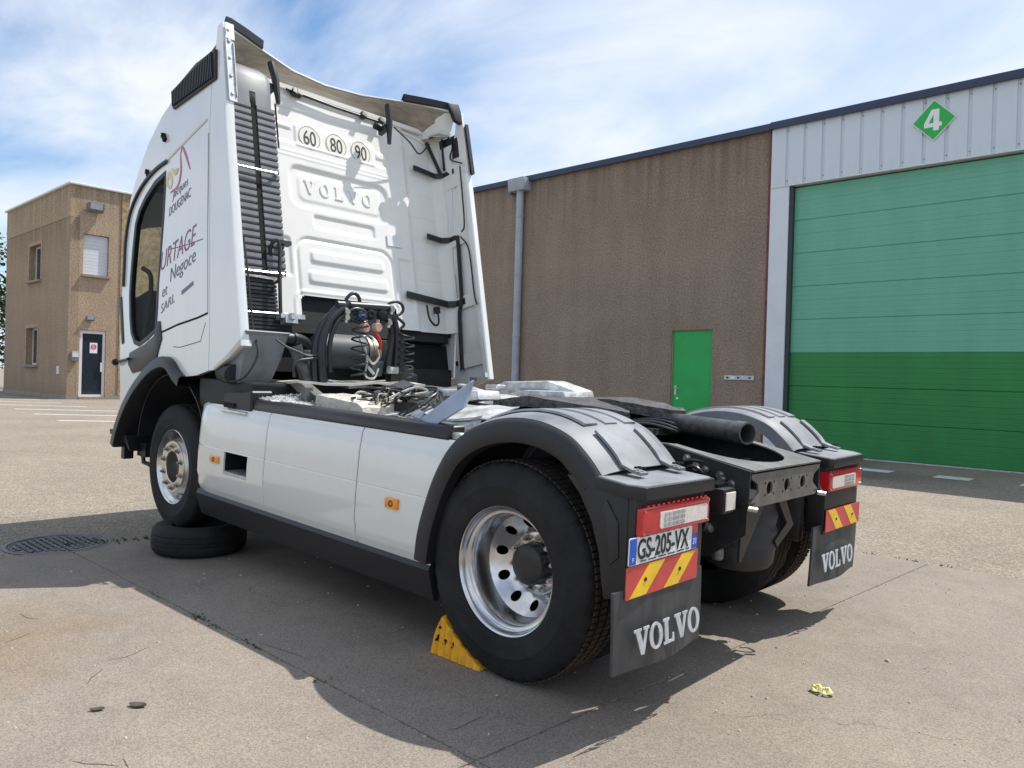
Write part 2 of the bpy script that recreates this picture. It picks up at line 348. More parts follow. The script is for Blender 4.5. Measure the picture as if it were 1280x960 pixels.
# ------------------------------------------------------------------ mesh builder
class MB:
    def __init__(self): self.bm = bmesh.new()
    def vf(self, verts, faces):
        vs = [self.bm.verts.new(v) for v in verts]
        out = []
        for f in faces:
            try: out.append(self.bm.faces.new([vs[i] for i in f]))
            except ValueError: pass
        return vs, out
    def box(self, x0, x1, y0, y1, z0, z1, M=None):
        v = [Vector((x, y, z)) for x in (x0, x1) for y in (y0, y1) for z in (z0, z1)]
        if M is not None: v = [M @ p for p in v]
        self.vf(v, [(0, 1, 3, 2), (4, 6, 7, 5), (0, 4, 5, 1), (2, 3, 7, 6), (0, 2, 6, 4), (1, 5, 7, 3)])
        return self
    def cbox(self, c, s, rot=(0, 0, 0)):
        from mathutils import Euler
        M = Matrix.Translation(c) @ Euler(rot).to_matrix().to_4x4()
        return self.box(-s[0] / 2, s[0] / 2, -s[1] / 2, s[1] / 2, -s[2] / 2, s[2] / 2, M)
    def prism(self, pts, ax, a, b):
        """2-D outline extruded along ax from a to b; outline axes are the remaining ones in xyz order"""
        def mk(p, t):
            if ax == 'x': return (t, p[0], p[1])
            if ax == 'y': return (p[0], t, p[1])
            return (p[0], p[1], t)
        n = len(pts)
        v = [mk(p, a) for p in pts] + [mk(p, b) for p in pts]
        f = [tuple(range(n)), tuple(range(2 * n - 1, n - 1, -1))] + [(i, i + n, (i + 1) % n + n, (i + 1) % n) for i in range(n)]
        self.vf(v, f)
        return self
    def tube(self, path, rad, n=8, cap=True):
        P = [Vector(p) for p in path]
        if not isinstance(rad, (list, tuple)): rad = [rad] * len(P)
        rings = []
        t0 = (P[1] - P[0]).normalized()
        nrm = t0.orthogonal().normalized()
        for i, p in enumerate(P):
            t = (P[min(i + 1, len(P) - 1)] - P[max(i - 1, 0)]).normalized()
            nrm = (nrm - t * nrm.dot(t))
            nrm = nrm.normalized() if nrm.length > 1e-6 else t.orthogonal().normalized()
            bi = t.cross(nrm)
            rings.append([self.bm.verts.new(p + rad[i] * (math.cos(2 * PI * k / n) * nrm + math.sin(2 * PI * k / n) * bi)) for k in range(n)])
        for a, b in zip(rings, rings[1:]):
            for k in range(n): self.bm.faces.new((a[k], a[(k + 1) % n], b[(k + 1) % n], b[k]))
        if cap:
            self.bm.faces.new(rings[0][::-1]); self.bm.faces.new(rings[-1])
        return self
    def cyl(self, p0, p1, r0, n=16, r1=None):
        return self.tube([p0, p1], [r0, r0 if r1 is None else r1], n)
    def lathe(self, prof, c, ax='y', seg=48, a0=0, a1=2 * PI, mod=None):
        """prof: list of (radius, offset along axis)"""
        full = abs(a1 - a0 - 2 * PI) < 1e-6
        m = seg if full else seg + 1
        rings = []
        for k in range(m):
            a = a0 + (a1 - a0) * k / seg
            ring = []
            for j, (rr, t) in enumerate(prof):
                if mod: rr, t = mod(k, j, rr, t)
                ca, sa = rr * math.cos(a), rr * math.sin(a)
                if ax == 'y': p = (c[0] + ca, c[1] + t, c[2] + sa)
                elif ax == 'z': p = (c[0] + ca, c[1] + sa, c[2] + t)
                else: p = (c[0] + t, c[1] + ca, c[2] + sa)
                ring.append(self.bm.verts.new(p))
            rings.append(ring)
        for k in range(seg):
            A, B = rings[k], rings[(k + 1) % m]
            for j in range(len(prof) - 1):
                try: self.bm.faces.new((A[j], A[j + 1], B[j + 1], B[j]))
                except ValueError: pass
        return self
    def grid(self, P):
        """P[i][j] points"""
        V = [[self.bm.verts.new(p) for p in row] for row in P]
        for i in range(len(V) - 1):
            for j in range(len(V[0]) - 1):
                self.bm.faces.new((V[i][j], V[i + 1][j], V[i + 1][j + 1], V[i][j + 1]))
        return self
    def holed(self, outer, holes, ax, val):
        def mk(p):
            if ax == 'x': return (val, p[0], p[1])
            if ax == 'y': return (p[0], val, p[1])
            return (p[0], p[1], val)
        edges = []
        for loop in [outer] + list(holes):
            vs = [self.bm.verts.new(mk(p)) for p in loop]
            for i in range(len(vs)): edges.append(self.bm.edges.new((vs[i], vs[(i + 1) % len(vs)])))
        bmesh.ops.triangle_fill(self.bm, use_beauty=True, use_dissolve=False, edges=edges)
        return self
    def solid(self, th):
        bmesh.ops.recalc_face_normals(self.bm, faces=self.bm.faces)
        bmesh.ops.solidify(self.bm, geom=list(self.bm.faces), thickness=th)
        return self
    def bevel(self, w, seg=2, ang=30):
        self.bm.normal_update()
        es = [e for e in self.bm.edges if len(e.link_faces) == 2 and e.calc_face_angle(0) > R(ang)]
        bmesh.ops.bevel(self.bm, geom=es, offset=w, segments=seg, affect='EDGES', profile=0.6, clamp_overlap=True)
        return self
    def jitter(self, amt, sc=3.0):
        for v in self.bm.verts:
            q = noise.noise_vector(v.co * sc)
            v.co += q * amt
        return self
    def xf(self, M):
        for v in self.bm.verts: v.co = M @ v.co
        return self
    def build(self, name, m, parent=None, M=None, smooth=35, recalc=True):
        if M is not None: self.xf(M)
        if recalc: bmesh.ops.recalc_face_normals(self.bm, faces=self.bm.faces)
        me = bpy.data.meshes.new(name)
        self.bm.to_mesh(me); self.bm.free()
        me.materials.append(MATS[m])
        if smooth:
            me.polygons.foreach_set('use_smooth', [True] * len(me.polygons))
            me.set_sharp_from_angle(angle=R(smooth))
        o = bpy.data.objects.new(name, me)
        COL.objects.link(o)
        if parent is not None: o.parent = parent
        return o

def tag(o, label=None, cat=None, group=None, kind=None):
    if label: o['label'] = label
    if cat: o['category'] = cat
    if group: o['group'] = group
    if kind: o['kind'] = kind
    return o
def empty(name, loc=(0, 0, 0), M=None):
    o = bpy.data.objects.new(name, None); COL.objects.link(o)
    o.empty_display_size = 0.3
    if M is not None: o.matrix_basis = M
    else: o.location = loc
    return o
def dup(o, parent, M=None, loc=None):
    c = o.copy(); COL.objects.link(c); c.parent = parent
    if loc is not None: c.location = loc
    if M is not None: c.matrix_basis = M
    return c

def text(name, body, size, m, org, U, V, parent=None, ext=0.001, align='LEFT', shear=0.0, sx=1.0, M=None, bold=0.0):
    cu = bpy.data.curves.new(name, 'FONT')
    cu.body = body; cu.size = size; cu.extrude = ext; cu.align_x = align; cu.shear = shear; cu.offset = bold
    tmp = bpy.data.objects.new('tmp', cu); COL.objects.link(tmp)
    dg = bpy.context.evaluated_depsgraph_get()
    me = bpy.data.meshes.new_from_object(tmp.evaluated_get(dg))
    bpy.data.objects.remove(tmp); bpy.data.curves.remove(cu)
    U = Vector(U).normalized(); V = Vector(V).normalized(); Nn = U.cross(V)
    T = Matrix(((U.x * sx, V.x, Nn.x, org[0]), (U.y * sx, V.y, Nn.y, org[1]), (U.z * sx, V.z, Nn.z, org[2]), (0, 0, 0, 1)))
    if M is not None: T = M @ T
    me.transform(T)
    me.materials.clear(); me.materials.append(MATS[m])
    me.name = name
    o = bpy.data.objects.new(name, me); COL.objects.link(o)
    if parent is not None: o.parent = parent
    return o

# slab-serif wordmark letters as polygons, unit height
def letter_polys(ch):
    if ch == 'V':
        return [[(0.0, 1.0), (0.46, 1.0), (0.46, 0.90), (0.38, 0.90), (0.53, 0.36), (0.68, 0.90), (0.59, 0.90), (0.59, 1.0), (0.95, 1.0), (0.95, 0.90), (0.86, 0.90), (0.58, 0.0), (0.38, 0.0), (0.09, 0.90), (0.0, 0.90)]]
    if ch == 'L':
        return [[(0.0, 1.0), (0.42, 1.0), (0.42, 0.90), (0.33, 0.90), (0.33, 0.11), (0.58, 0.11), (0.62, 0.34), (0.72, 0.34), (0.72, 0.0), (0.0, 0.0), (0.0, 0.10), (0.09, 0.10), (0.09, 0.90), (0.0, 0.90)]]
    return []
def wordmark(name, h, m, org, U, V, parent, M=None, depth=0.003, step=0.22, sx=1.0):
    U = Vector(U).normalized() * sx; V = Vector(V).normalized(); Nn = U.cross(V).normalized(); org = Vector(org)
    x = 0
    for ch in 'VOLVO':
        mb = MB()
        if ch == 'O':
            n = 28
            A = []
            for rx, ry, dz in ((0.44, 0.52, 0), (0.44, 0.52, depth), (0.21, 0.41, depth), (0.21, 0.41, 0)):
                A.append([org + U * h * (x + 0.44 + rx * math.cos(2 * PI * k / n)) + V * h * (0.5 + ry * math.sin(2 * PI * k / n)) + Nn * dz for k in range(n)])
            vs = [[mb.bm.verts.new(p) for p in ring] for ring in A]
            for a, b in zip(vs, vs[1:] + vs[:1]):
                for k in range(n): mb.bm.faces.new((a[k], a[(k + 1) % n], b[(k + 1) % n], b[k]))
            w = 0.88
        else:
            for poly in letter_polys(ch):
                n = len(poly)
                v = [org + U * h * (x + p[0]) + V * h * p[1] for p in poly] + [org + U * h * (x + p[0]) + V * h * p[1] + Nn * depth for p in poly]
                mb.vf(v, [tuple(range(n)), tuple(range(2 * n - 1, n - 1, -1))] + [(i, i + n, (i + 1) % n + n, (i + 1) % n) for i in range(n)])
            w = 0.95 if ch == 'V' else 0.72
        x += w + step * (0.55 if ch in 'VO' else 0.6) - (0.06 if ch == 'V' else 0)
        mb.build('letter', m, parent, M=M)
    return x * h

def spline(pts, n=10):
    """Catmull-Rom through points"""
    P = [Vector(p) for p in pts]
    P = [2 * P[0] - P[1]] + P + [2 * P[-1] - P[-2]]
    out = []
    for i in range(1, len(P) - 2):
        for k in range(n):
            t = k / n
            a, b, c, e = P[i - 1], P[i], P[i + 1], P[i + 2]
            out.append(0.5 * ((2 * b) + (c - a) * t + (2 * a - 5 * b + 4 * c - e) * t * t + (3 * b - a - 3 * c + e) * t ** 3))
    out.append(P[-2])
    return out
def rrect(cx, cy, w, h, rad, n=5):
    out = []
    for sx, sy, a0 in ((1, 1, 0), (-1, 1, PI / 2), (-1, -1, PI), (1, -1, 1.5 * PI)):
        for k in range(n + 1):
            a = a0 + PI / 2 * k / n
            out.append((cx + sx * (w / 2 - rad) + rad * math.cos(a), cy + sy * (h / 2 - rad) + rad * math.sin(a)))
    return out

# ================================================================== SETTING
g = MB(); g.box(-300, 300, -300, 300, -0.3, -0.005)
tag(g.build('asphalt_yard', 'asphalt', smooth=0), 'coarse pale asphalt yard reaching the buildings', kind='structure')
apron = MB(); apron.box(-11.2, 4.12, -3.0, 12.2, -0.2, -0.03)
apron = tag(apron.build('concrete_apron', 'engine_dark', smooth=0), 'worn concrete slabs under the truck', kind='structure')
def xt(y): return -0.552 + 0.067 * y          # the crosswise joint runs a little askew
J = 0.0075
cols = [(lambda y: -11.2, lambda y: -6.3), (lambda y: -6.3, xt), (xt, lambda y: 4.62 - 0.29 * (y + 0.0) if y > -3.5 else 4.6)]
rows = [(-3.03, 1.81), (1.81, 6.9), (6.9, 12.2)]
for fa, fb in cols:
    for ya, yb in rows:
        mb = MB()
        jj = J
        mb.prism([(fa(ya) + jj, ya + jj), (fb(ya) - jj, ya + jj), (fb(yb) - jj, yb - jj), (fa(yb) + jj, yb - jj)], 'z', -0.15, 0.0)
        mb.build('slab', 'concrete', apron, smooth=0)
# fine wandering cracks in the slabs
for pts in (
[(1.221, 2.579), (1.29, 2.535), (1.329, 2.497), (1.364, 2.458)] ,
[(1.473, 2.399), (1.448, 2.349), (1.464, 2.288), (1.492, 2.239), (1.508, 2.19)] ,
[(0.563, 2.833), (0.516, 2.809), (0.472, 2.771), (0.419, 2.737)] ,
[(0.456, 2.703), (0.403, 2.709), (0.381, 2.713)] ,
[(2.503, 2.501), (2.397, 2.489), (2.332, 2.448)] ,
[(2.045, 2.687), (2.077, 2.618), (2.124, 2.552)] ,
[(-0.182, 1.72), (-0.2, 1.671), (-0.193, 1.608), (-0.197, 1.519)] ,
[(0.866, 1.228), (0.858, 1.124), (0.835, 0.999)] ,
[(1.211, 1.766), (1.026, 1.736), (0.851, 1.708)] ,
):
    mb = MB(); pp_ = spline([(a, b, 0) for a, b in pts], 8); G = []
    for i, p in enumerate(pp_):
        t = (pp_[min(i + 1, len(pp_) - 1)] - pp_[max(i - 1, 0)]).normalized(); q = Vector((-t.y, t.x, 0))
        w = 0.0022 * (0.35 + 0.65 * math.sin(PI * (i + 0.5) / len(pp_))); o_ = 0.004 * noise.noise(p * 40)
        G.append([p + q * (o_ - w) + Vector((0, 0, 0.0012)), p + q * (o_ + w) + Vector((0, 0, 0.0012))])
    mb.grid(G); mb.build('crack', 'crack_dirt', apron, smooth=0, recalc=False)
# weeds and grit in the slab joints
wd = MB()
def tuft(cx, cy, n, sp, h):
    for _ in range(n):
        a = random.uniform(0, 2 * PI); px = cx + random.gauss(0, sp); py = cy + random.gauss(0, sp * 0.35)
        hh = h * random.uniform(0.4, 1); w = 0.006
        dxx, dyy = math.cos(a), math.sin(a)
        p = Vector((px, py, -0.004)); q = p + Vector((dxx * hh * 0.8, dyy * hh * 0.8, hh)); m_ = (p + q) / 2 + Vector((0, 0, hh * 0.25))
        s = Vector((-dyy, dxx, 0)) * w
        wd.vf([p - s, p + s, m_ + s, m_ - s, q], [(0, 1, 2, 3), (3, 2, 4)])
tuft(1.80, 1.81, 30, 0.045, 0.018)
for k in range(14): tuft(4.15 - 0.02 * k, 1.75 - 0.075 * k, 10, 0.04, 0.03)
for k in range(6): tuft(random.uniform(0, 3.8), 1.81, 5, 0.03, 0.02)
for k in range(16): tuft(random.uniform(-3, 3), -3.03, 5, 0.05, 0.025)
tag(wd.build('weeds', 'weed', smooth=0), 'small green weeds growing in the slab joints', kind='stuff')
gr = MB()
for _ in range(420):
    x, y = random.uniform(-2.4, 3.6), random.uniform(-2.6, 3.4)
    s = random.uniform(0.0025, 0.008) * (1.0 if random.random() < 0.93 else 1.7)
    rot = random.uniform(0, PI)
    c, sn = math.cos(rot), math.sin(rot)
    pts = [(-1, -.6, 0), (1, -.8, 0), (.8, .7, 0), (-.9, .8, 0), (-.5, -.3, .8), (.6, -.4, .7), (.4, .4, .9), (-.5, .4, .7)]
    v = [Vector((x + s * (c * p[0] - sn * p[1]), y + s * (sn * p[0] + c * p[1]), 0.0005 + s * p[2])) for p in pts]
    gr.vf(v, [(0, 1, 5, 4), (1, 2, 6, 5), (2, 3, 7, 6), (3, 0, 4, 7), (4, 5, 6, 7)])
tag(gr.build('grit', 'pebble', smooth=0), 'loose grit scattered on the concrete', kind='stuff')

# painted road markings
def marking(pts, label, grp):
    mb = MB(); mb.vf([(x, y, -0.001) for x, y in pts], [tuple(range(len(pts)))])
    o = mb.build('road_marking', 'road_white', smooth=0, recalc=False)
    tag(o, label, kind='structure')
for k in range(-3, 6):
    x1 = 2.05 + 1.19 * k * 1.0
    marking([(x1 - 0.52, -10.35), (x1, -10.35), (x1, -9.92), (x1 - 0.52, -9.92)], 'white painted bar in front of the large green door', None)
for k in range(8):
    xa = 18.6 + 3.05 * k
    marking([(xa - 1.5, -5.3 - 0.1 * k), (xa - 1.22, -5.3 - 0.1 * k), (xa + 0.85, -2.6 - 0.28 * k), (xa + 0.55, -2.6 - 0.28 * k)], 'white hatched line on the yard before the ochre office', None)

# manhole cover with its ring
mh = tag(empty('manhole_cover', (4.24, 1.80, 0)), 'round dark iron manhole cover with a grid of raised lugs, set in the asphalt', 'manhole cover')
mb = MB(); mb.lathe([(0.0, -0.06), (0.36, -0.06), (0.375, 0.0), (0.345, 0.004), (0.335, -0.02), (0.0, -0.02)], (0, 0, 0.001), 'z', 48)
mb.build('rim', 'iron', mh)
mb = MB(); mb.lathe([(0.0, -0.018), (0.0, -0.006), (0.315, -0.006), (0.326, 0.004), (0.332, 0.004), (0.332, -0.018)], (0, 0, 0), 'z', 48)
mb.build('cover_plate', 'iron', mh)
mb = MB()
for i in range(-6, 7):
    for j in range(-6, 7):
        x, y = i * 0.047 + (0.0235 if j % 2 else 0), j * 0.047
        if x * x + y * y < 0.29 ** 2:
            mb.cbox((x, y, 0.0), (0.034, 0.026, 0.012), (0, 0, 0.4 if (i + j) % 2 else -0.4))
tag(mb.build('lugs', 'iron', mh, smooth=0), kind='stuff')

# ================================================================== WAREHOUSE
wh = tag(empty('warehouse', (4.6, -11.9, 0)), 'long brown roughcast warehouse with navy roof edge and huge two-tone green door', 'warehouse')
WI = Matrix.Translation((-4.6, 11.9, 0))
def WB(mb, name, m, parent=None, smooth=35): return mb.build(name, m, parent or wh, M=WI, smooth=smooth)
YW = -11.9
mb = MB()
mb.holed([(4.66, -0.05), (22.0, -0.05), (22.0, 6.96), (4.66, 6.96)], [[(5.885, 0.06), (6.935, 0.06), (6.935, 2.665), (5.885, 2.665)]], 'y', YW)
bmesh.ops.recalc_face_normals(mb.bm, faces=mb.bm.faces)
fs = list(mb.bm.faces)
if fs[0].normal.y < 0: bmesh.ops.reverse_faces(mb.bm, faces=fs)
bmesh.ops.solidify(mb.bm, geom=fs, thickness=0.28)
WB(mb, 'wall', 'roughcast_brown', smooth=0)
mb = MB(); mb.box(21.7, 22.0, -40, YW - 0.29, -0.05, 6.9); mb.box(-16, 22, -40, -39.7, -0.05, 6.9); mb.box(-16, -15.7, -39.69, YW - 0.29, -0.05, 6.9)
WB(mb, 'rear_wall', 'roughcast_brown', smooth=0)
mb = MB(); mb.box(-16, 22, -39.6, YW - 0.3, 6.75, 6.88); WB(mb, 'roof', 'lamp_grey', smooth=0)
mb = MB(); mb.prism([(YW + 0.11, 6.90), (YW + 0.11, 7.05), (YW - 0.35, 7.08), (YW - 0.35, 6.96), (YW + 0.06, 6.95), (YW + 0.06, 6.90)], 'x', 4.63, 22.1)
mb.bevel(0.012, 2); WB(mb, 'roof_trim', 'navy_trim')
mb = MB(); mb.prism([(YW + 0.13, 6.91), (YW + 0.13, 7.06), (YW - 0.35, 7.09), (YW - 0.35, 6.96), (YW + 0.06, 6.95), (YW + 0.06, 6.91)], 'x', -16, 4.62)
mb.bevel(0.012, 2); WB(mb, 'roof_trim', 'navy_trim')
# side door
mb = MB(); mb.box(5.9, 6.92, YW - 0.10, YW - 0.06, 0.08, 2.645); mb.bevel(0.006, 1)
gd = WB(mb, 'side_door', 'door_bright_green')
mb = MB(); mb.box(5.889, 5.899, YW - 0.16, YW - 0.03, 0.065, 2.655); mb.box(6.921, 6.931, YW - 0.16, YW - 0.03, 0.065, 2.655); mb.box(5.9, 6.92, YW - 0.16, YW - 0.03, 2.648, 2.66)
mb.build('door_frame', 'frame_ochre', gd, M=WI, smooth=0)
mb = MB(); mb.box(6.80, 6.85, YW - 0.059, YW - 0.045, 1.14, 1.36); mb.tube([(6.825, YW - 0.05, 1.30), (6.825, YW + 0.01, 1.30), (6.70, YW + 0.015, 1.30)], 0.012, 8)
mb.build('handle', 'galvanised', gd, M=WI)
mb = MB(); mb.box(6.75, 6.80, YW - 0.059, YW - 0.05, 1.04, 1.09); mb.build('lock_plate', 'sign_white', gd, M=WI, smooth=0)
mb = MB(); mb.box(5.7, 7.1, YW, YW + 0.35, -0.03, 0.05); mb.bevel(0.01, 1); WB(mb, 'door_step', 'kerb_concrete')
# downpipe with hopper
mb = MB()
mb.cyl((11.80, YW + 0.13, 0.02), (11.80, YW + 0.13, 6.66), 0.105, 20)
dp = WB(mb, 'downpipe', 'pvc_grey')
for z in (1.1, 2.62, 4.34, 5.95):
    mb = MB(); mb.lathe([(0.105, -0.03), (0.118, -0.03), (0.118, 0.03), (0.105, 0.03)], (11.80, YW + 0.13, z), 'z', 20); mb.build('pipe_collar', 'pvc_grey', dp, M=WI)
mb = MB(); mb.prism([(YW + 0.005, 6.64), (YW + 0.30, 6.64), (YW + 0.34, 6.84), (YW + 0.34, 6.98), (YW + 0.005, 6.98)], 'x', 11.52, 12.1); mb.bevel(0.012, 2)
mb.build('hopper', 'pvc_grey', dp, M=WI)
mb = MB(); mb.box(12.104, 12.2, YW + 0.004, YW + 0.2, 6.6, 6.9); mb.build('pipe_bracket', 'lamp_grey', dp, M=WI, smooth=0)
# coat-hook rail screwed to the wall
mb = MB(); mb.box(4.86, 5.56, YW + 0.004, YW + 0.03, 1.525, 1.625); mb.bevel(0.004, 1)
rail = WB(mb, 'wall_rail', 'galvanised')
for x in (4.95, 5.22, 5.47):
    mb = MB(); mb.cyl((x, YW + 0.028, 1.575), (x, YW + 0.05, 1.575), 0.022, 10); mb.build('bolt', 'hub_black', rail, M=WI)
mb = MB(); mb.box(5.31, 5.38, YW + 0.031, YW + 0.037, 1.54, 1.61); mb.build('label', 'sign_white', rail, M=WI, smooth=0)
# red lead strip between wall and steel front
mb = MB(); mb.box(4.61, 4.658, YW - 0.1, YW + 0.03, 0, 6.85); WB(mb, 'corner_strip', 'rust_red', smooth=0)
mb = MB(); mb.box(4.2, 4.605, YW - 0.3, YW + 0.035, 0, 5.66); mb.bevel(0.006, 1); WB(mb, 'door_post', 'column_white')
mb = MB(); mb.box(-3.0, -2.6, YW - 0.3, YW + 0.035, 0, 5.66); mb.bevel(0.006, 1); WB(mb, 'door_post', 'column_white')
mb = MB(); mb.box(-16, -3.01, YW - 0.28, YW, -0.05, 5.66); WB(mb, 'wall', 'roughcast_brown', smooth=0)
# ribbed cladding panels above the door
x = 4.585; k = 0
mb = MB(); mb.prism([(0, 0), (0.305, 0), (0.318, -0.032), (0.3735, -0.032), (0.3735, -0.052), (0, -0.052)], 'z', 5.68, 6.93)
first = None
for k in range(26):
    x1 = 4.60 - 0.375 * k
    if first is None:
        mb.xf(Matrix.Diagonal((-1, 1, 1, 1)))
        first = mb.build('cladding_panel', 'cladding_white', wh, smooth=0)
        first.location = (x1 - 4.6, 0.04, 0)
    else:
        dup(first, wh, loc=(x1 - 4.6, 0.04, 0))
mb = MB()
for k in range(24):
    for z in (5.78, 6.83): mb.cyl((4.60 - 0.375 * k - 0.345, YW + 0.006, z), (4.60 - 0.375 * k - 0.345, YW + 0.018, z), 0.012, 6)
tag(WB(mb, 'screws', 'lamp_grey', smooth=0), kind='stuff')
mb = MB(); mb.box(-6, 4.6, YW - 0.2, YW + 0.055, 5.655, 5.678); WB(mb, 'drip_edge', 'coping_white', smooth=0)
# sectional door
mb = MB(); mb.box(4.118, 4.198, YW - 0.3, YW + 0.0, 0, 5.654); mb.box(-2.598, -2.52, YW - 0.3, YW, 0, 5.654); mb.box(-2.6, 4.2, YW - 0.34, YW - 0.305, 0, 5.65)
sd = WB(mb, 'sectional_door', 'jamb_dark', smooth=0)
def dpanel(z0, z1, m):
    mb = MB()
    y = YW - 0.10
    h = z1 - z0
    prof = [(y - 0.05, z0), (y - 0.010, z0), (y, z0 + 0.014)]
    for q_ in range(1, 7):
        zc = z0 + h * q_ / 7; dd_ = 0.005 if q_ == 4 else 0.003
        prof += [(y, zc - 0.008), (y - dd_, zc), (y, zc + 0.008)]
    prof += [(y, z1 - 0.014), (y - 0.010, z1 - 0.003), (y - 0.05, z1 - 0.003)]
    mb.prism(prof, 'x', -2.518, 4.116)
    return mb.build('door_panel', m, sd, M=WI, smooth=0)
for k in range(3): dpanel(0.03 + 0.7 * k, 0.03 + 0.7 * (k + 1), 'door_green')
for k in range(5): dpanel(2.13 + 0.7 * k, 2.13 + 0.7 * (k + 1), 'door_mint')
mb = MB(); mb.box(-2.518, 4.116, YW - 0.14, YW - 0.085, 0.0, 0.028); mb.build('bottom_seal', 'galvanised', sd, M=WI, smooth=0)
# number sign
sg = tag(empty('bay_number_sign', (1.47, YW + 0.06, 6.46)), 'green diamond sign with a white 4 on the pale cladding above the large door', 'sign')
mb = MB(); mb.prism([(0, 0.385), (0.372, 0), (0, -0.385), (-0.372, 0)], 'y', 0.0, 0.012); mb.build('border', 'sign_white', sg, smooth=0)
mb = MB(); mb.prism([(0, 0.365), (0.353, 0), (0, -0.365), (-0.353, 0)], 'y', 0.012, 0.016); mb.build('plate', 'sign_green', sg, smooth=0)
mb = MB()
P4 = [(-0.04, 0.2), (0.09, 0.2), (0.09, -0.05), (0.135, -0.05), (0.135, -0.125), (0.09, -0.125), (0.09, -0.195), (-0.005, -0.195), (-0.005, -0.125), (-0.16, -0.125), (-0.16, -0.045)]
H4 = [(-0.005, 0.115), (-0.005, -0.05), (-0.085, -0.05)]
mb.holed([(-a, b) for a, b in P4], [[(-a, b) for a, b in H4]], 'y', 0.017); mb.solid(0.002)
mb.build('number', 'sign_white', sg, smooth=0)

# ================================================================== OFFICE
of = tag(empty('office_building', (33.14, -6.96, 0)), 'two-storey ochre rendered office block with a glazed door and white roof edge', 'building')
OI = Matrix.Translation((-33.14, 6.96, 0))
def OB(mb, name, m, parent=None, smooth=0): return mb.build(name, m, parent or of, M=OI, smooth=smooth)
def rect(a, b, c, e): return [(a, c), (b, c), (b, e), (a, e)]
def wall(outer, holes, ax, val, sign, th, name, m):
    mb = MB(); mb.holed(outer, holes, ax, val)
    bmesh.ops.recalc_face_normals(mb.bm, faces=mb.bm.faces)
    fs = list(mb.bm.faces); i = 'xyz'.index(ax)
    if fs[0].normal[i] * sign < 0: bmesh.ops.reverse_faces(mb.bm, faces=fs)
    bmesh.ops.solidify(mb.bm, geom=fs, thickness=th)
    return OB(mb, name, m)
wall(rect(33.14, 42.7, -0.05, 7.75), [rect(37.05, 38.8, 5.35, 7.0), rect(37.3, 39.0, 1.42, 3.15)], 'y', -6.96, 1, 0.35, 'wall', 'render_ochre')
wall(rect(33.14, 42.7, 7.76, 9.12), [], 'y', -6.945, 1, 0.366, 'upper_wall', 'render_pale')
wall(rect(-8.98, -7.32, -0.05, 9.12), [rect(-8.5, -7.48, 5.38, 7.12), rect(-8.47, -7.42, 0.10, 2.98)], 'x', 33.14, -1, 0.35, 'wall', 'render_pale')
mb = MB(); mb.box(33.14, 33.49, -7.315, -6.96 - 0.352, -0.05, 9.12); OB(mb, 'wall', 'render_pale')
mb = MB(); mb.box(33.1, 33.5, -32, -8.99, -0.05, 9.12); OB(mb, 'side_wall', 'stone_pale')
mb = MB(); mb.box(33.5, 42.7, -32, -7.4, -0.05, 8.9); OB(mb, 'core', 'cab_inside')
mb = MB(); mb.box(33.02, 42.8, -32, -6.84, 9.125, 9.22); mb.bevel(0.02, 1); OB(mb, 'coping', 'coping_white')
mb = MB(); mb.box(33.09, 42.72, -7.3, -6.93, -0.05, 0.16); mb.box(33.09, 33.3, -7.41, -7.301, -0.05, 0.16); mb.box(33.09, 33.3, -8.98, -8.48, -0.05, 0.16); OB(mb, 'plinth', 'kerb_concrete')
def win_y(x0, x1, z0, z1, glass=True):
    y = -6.96 - 0.26
    mb = MB()
    for a in ((x0, x0 + 0.08, z0, z1), (x1 - 0.08, x1, z0, z1), (x0 + 0.08, x1 - 0.08, z0, z0 + 0.09), (x0 + 0.08, x1 - 0.08, z1 - 0.08, z1), ((x0 + x1) / 2 - 0.06, (x0 + x1) / 2 + 0.06, z0 + 0.09, z1 - 0.08)):
        mb.box(a[0], a[1], y - 0.06, y, a[2], a[3])
    f = OB(mb, 'window', 'window_white')
    for a, b in ((x0 + 0.08, (x0 + x1) / 2 - 0.06), ((x0 + x1) / 2 + 0.06, x1 - 0.08)):
        mb = MB(); mb.box(a, b, y - 0.04, y - 0.025, z0 + 0.09, z1 - 0.08); mb.build('pane', 'pane_dark', f, M=OI, smooth=0)
    mb = MB(); mb.box(x0 - 0.15, x1 + 0.15, -7.2, -6.80, z0 - 0.10, z0 - 0.002); mb.bevel(0.01, 1); mb.build('sill', 'kerb_concrete', f, M=OI, smooth=0)
    mb = MB()
    for q in ((x0 - 0.16, x0 - 0.003, z0, z1 + 0.16), (x1 + 0.003, x1 + 0.16, z0, z1 + 0.16), (x0 - 0.003, x1 + 0.003, z1 + 0.003, z1 + 0.16)):
        mb.box(q[0], q[1], -6.958, -6.94, q[2], q[3])
    mb.build('surround', 'render_pale', f, M=OI, smooth=0)
win_y(37.05, 38.8, 5.35, 7.0)
win_y(37.3, 39.0, 1.42, 3.15)
mb = MB()
for k in range(12): mb.box(33.14 + 0.14, 33.14 + 0.165, -8.49, -7.49, 5.40 + 0.142 * k, 5.40 + 0.142 * k + 0.138)
sh = OB(mb, 'shuttered_window', 'shutter_white')
mb = MB(); mb.box(33.0, 33.2, -8.56, -7.42, 5.28, 5.376); mb.build('sill', 'kerb_concrete', sh, M=OI, smooth=0)
mb = MB(); mb.box(33.20, 33.30, -8.46, -7.43, 0.105, 0.2); mb.box(33.20, 33.30, -7.55, -7.43, 0.2, 2.97); mb.box(33.20, 33.30, -8.46, -8.36, 0.2, 2.97); mb.box(33.20, 33.30, -8.36, -7.55, 2.84, 2.97)
dr = OB(mb, 'glazed_door', 'window_white')
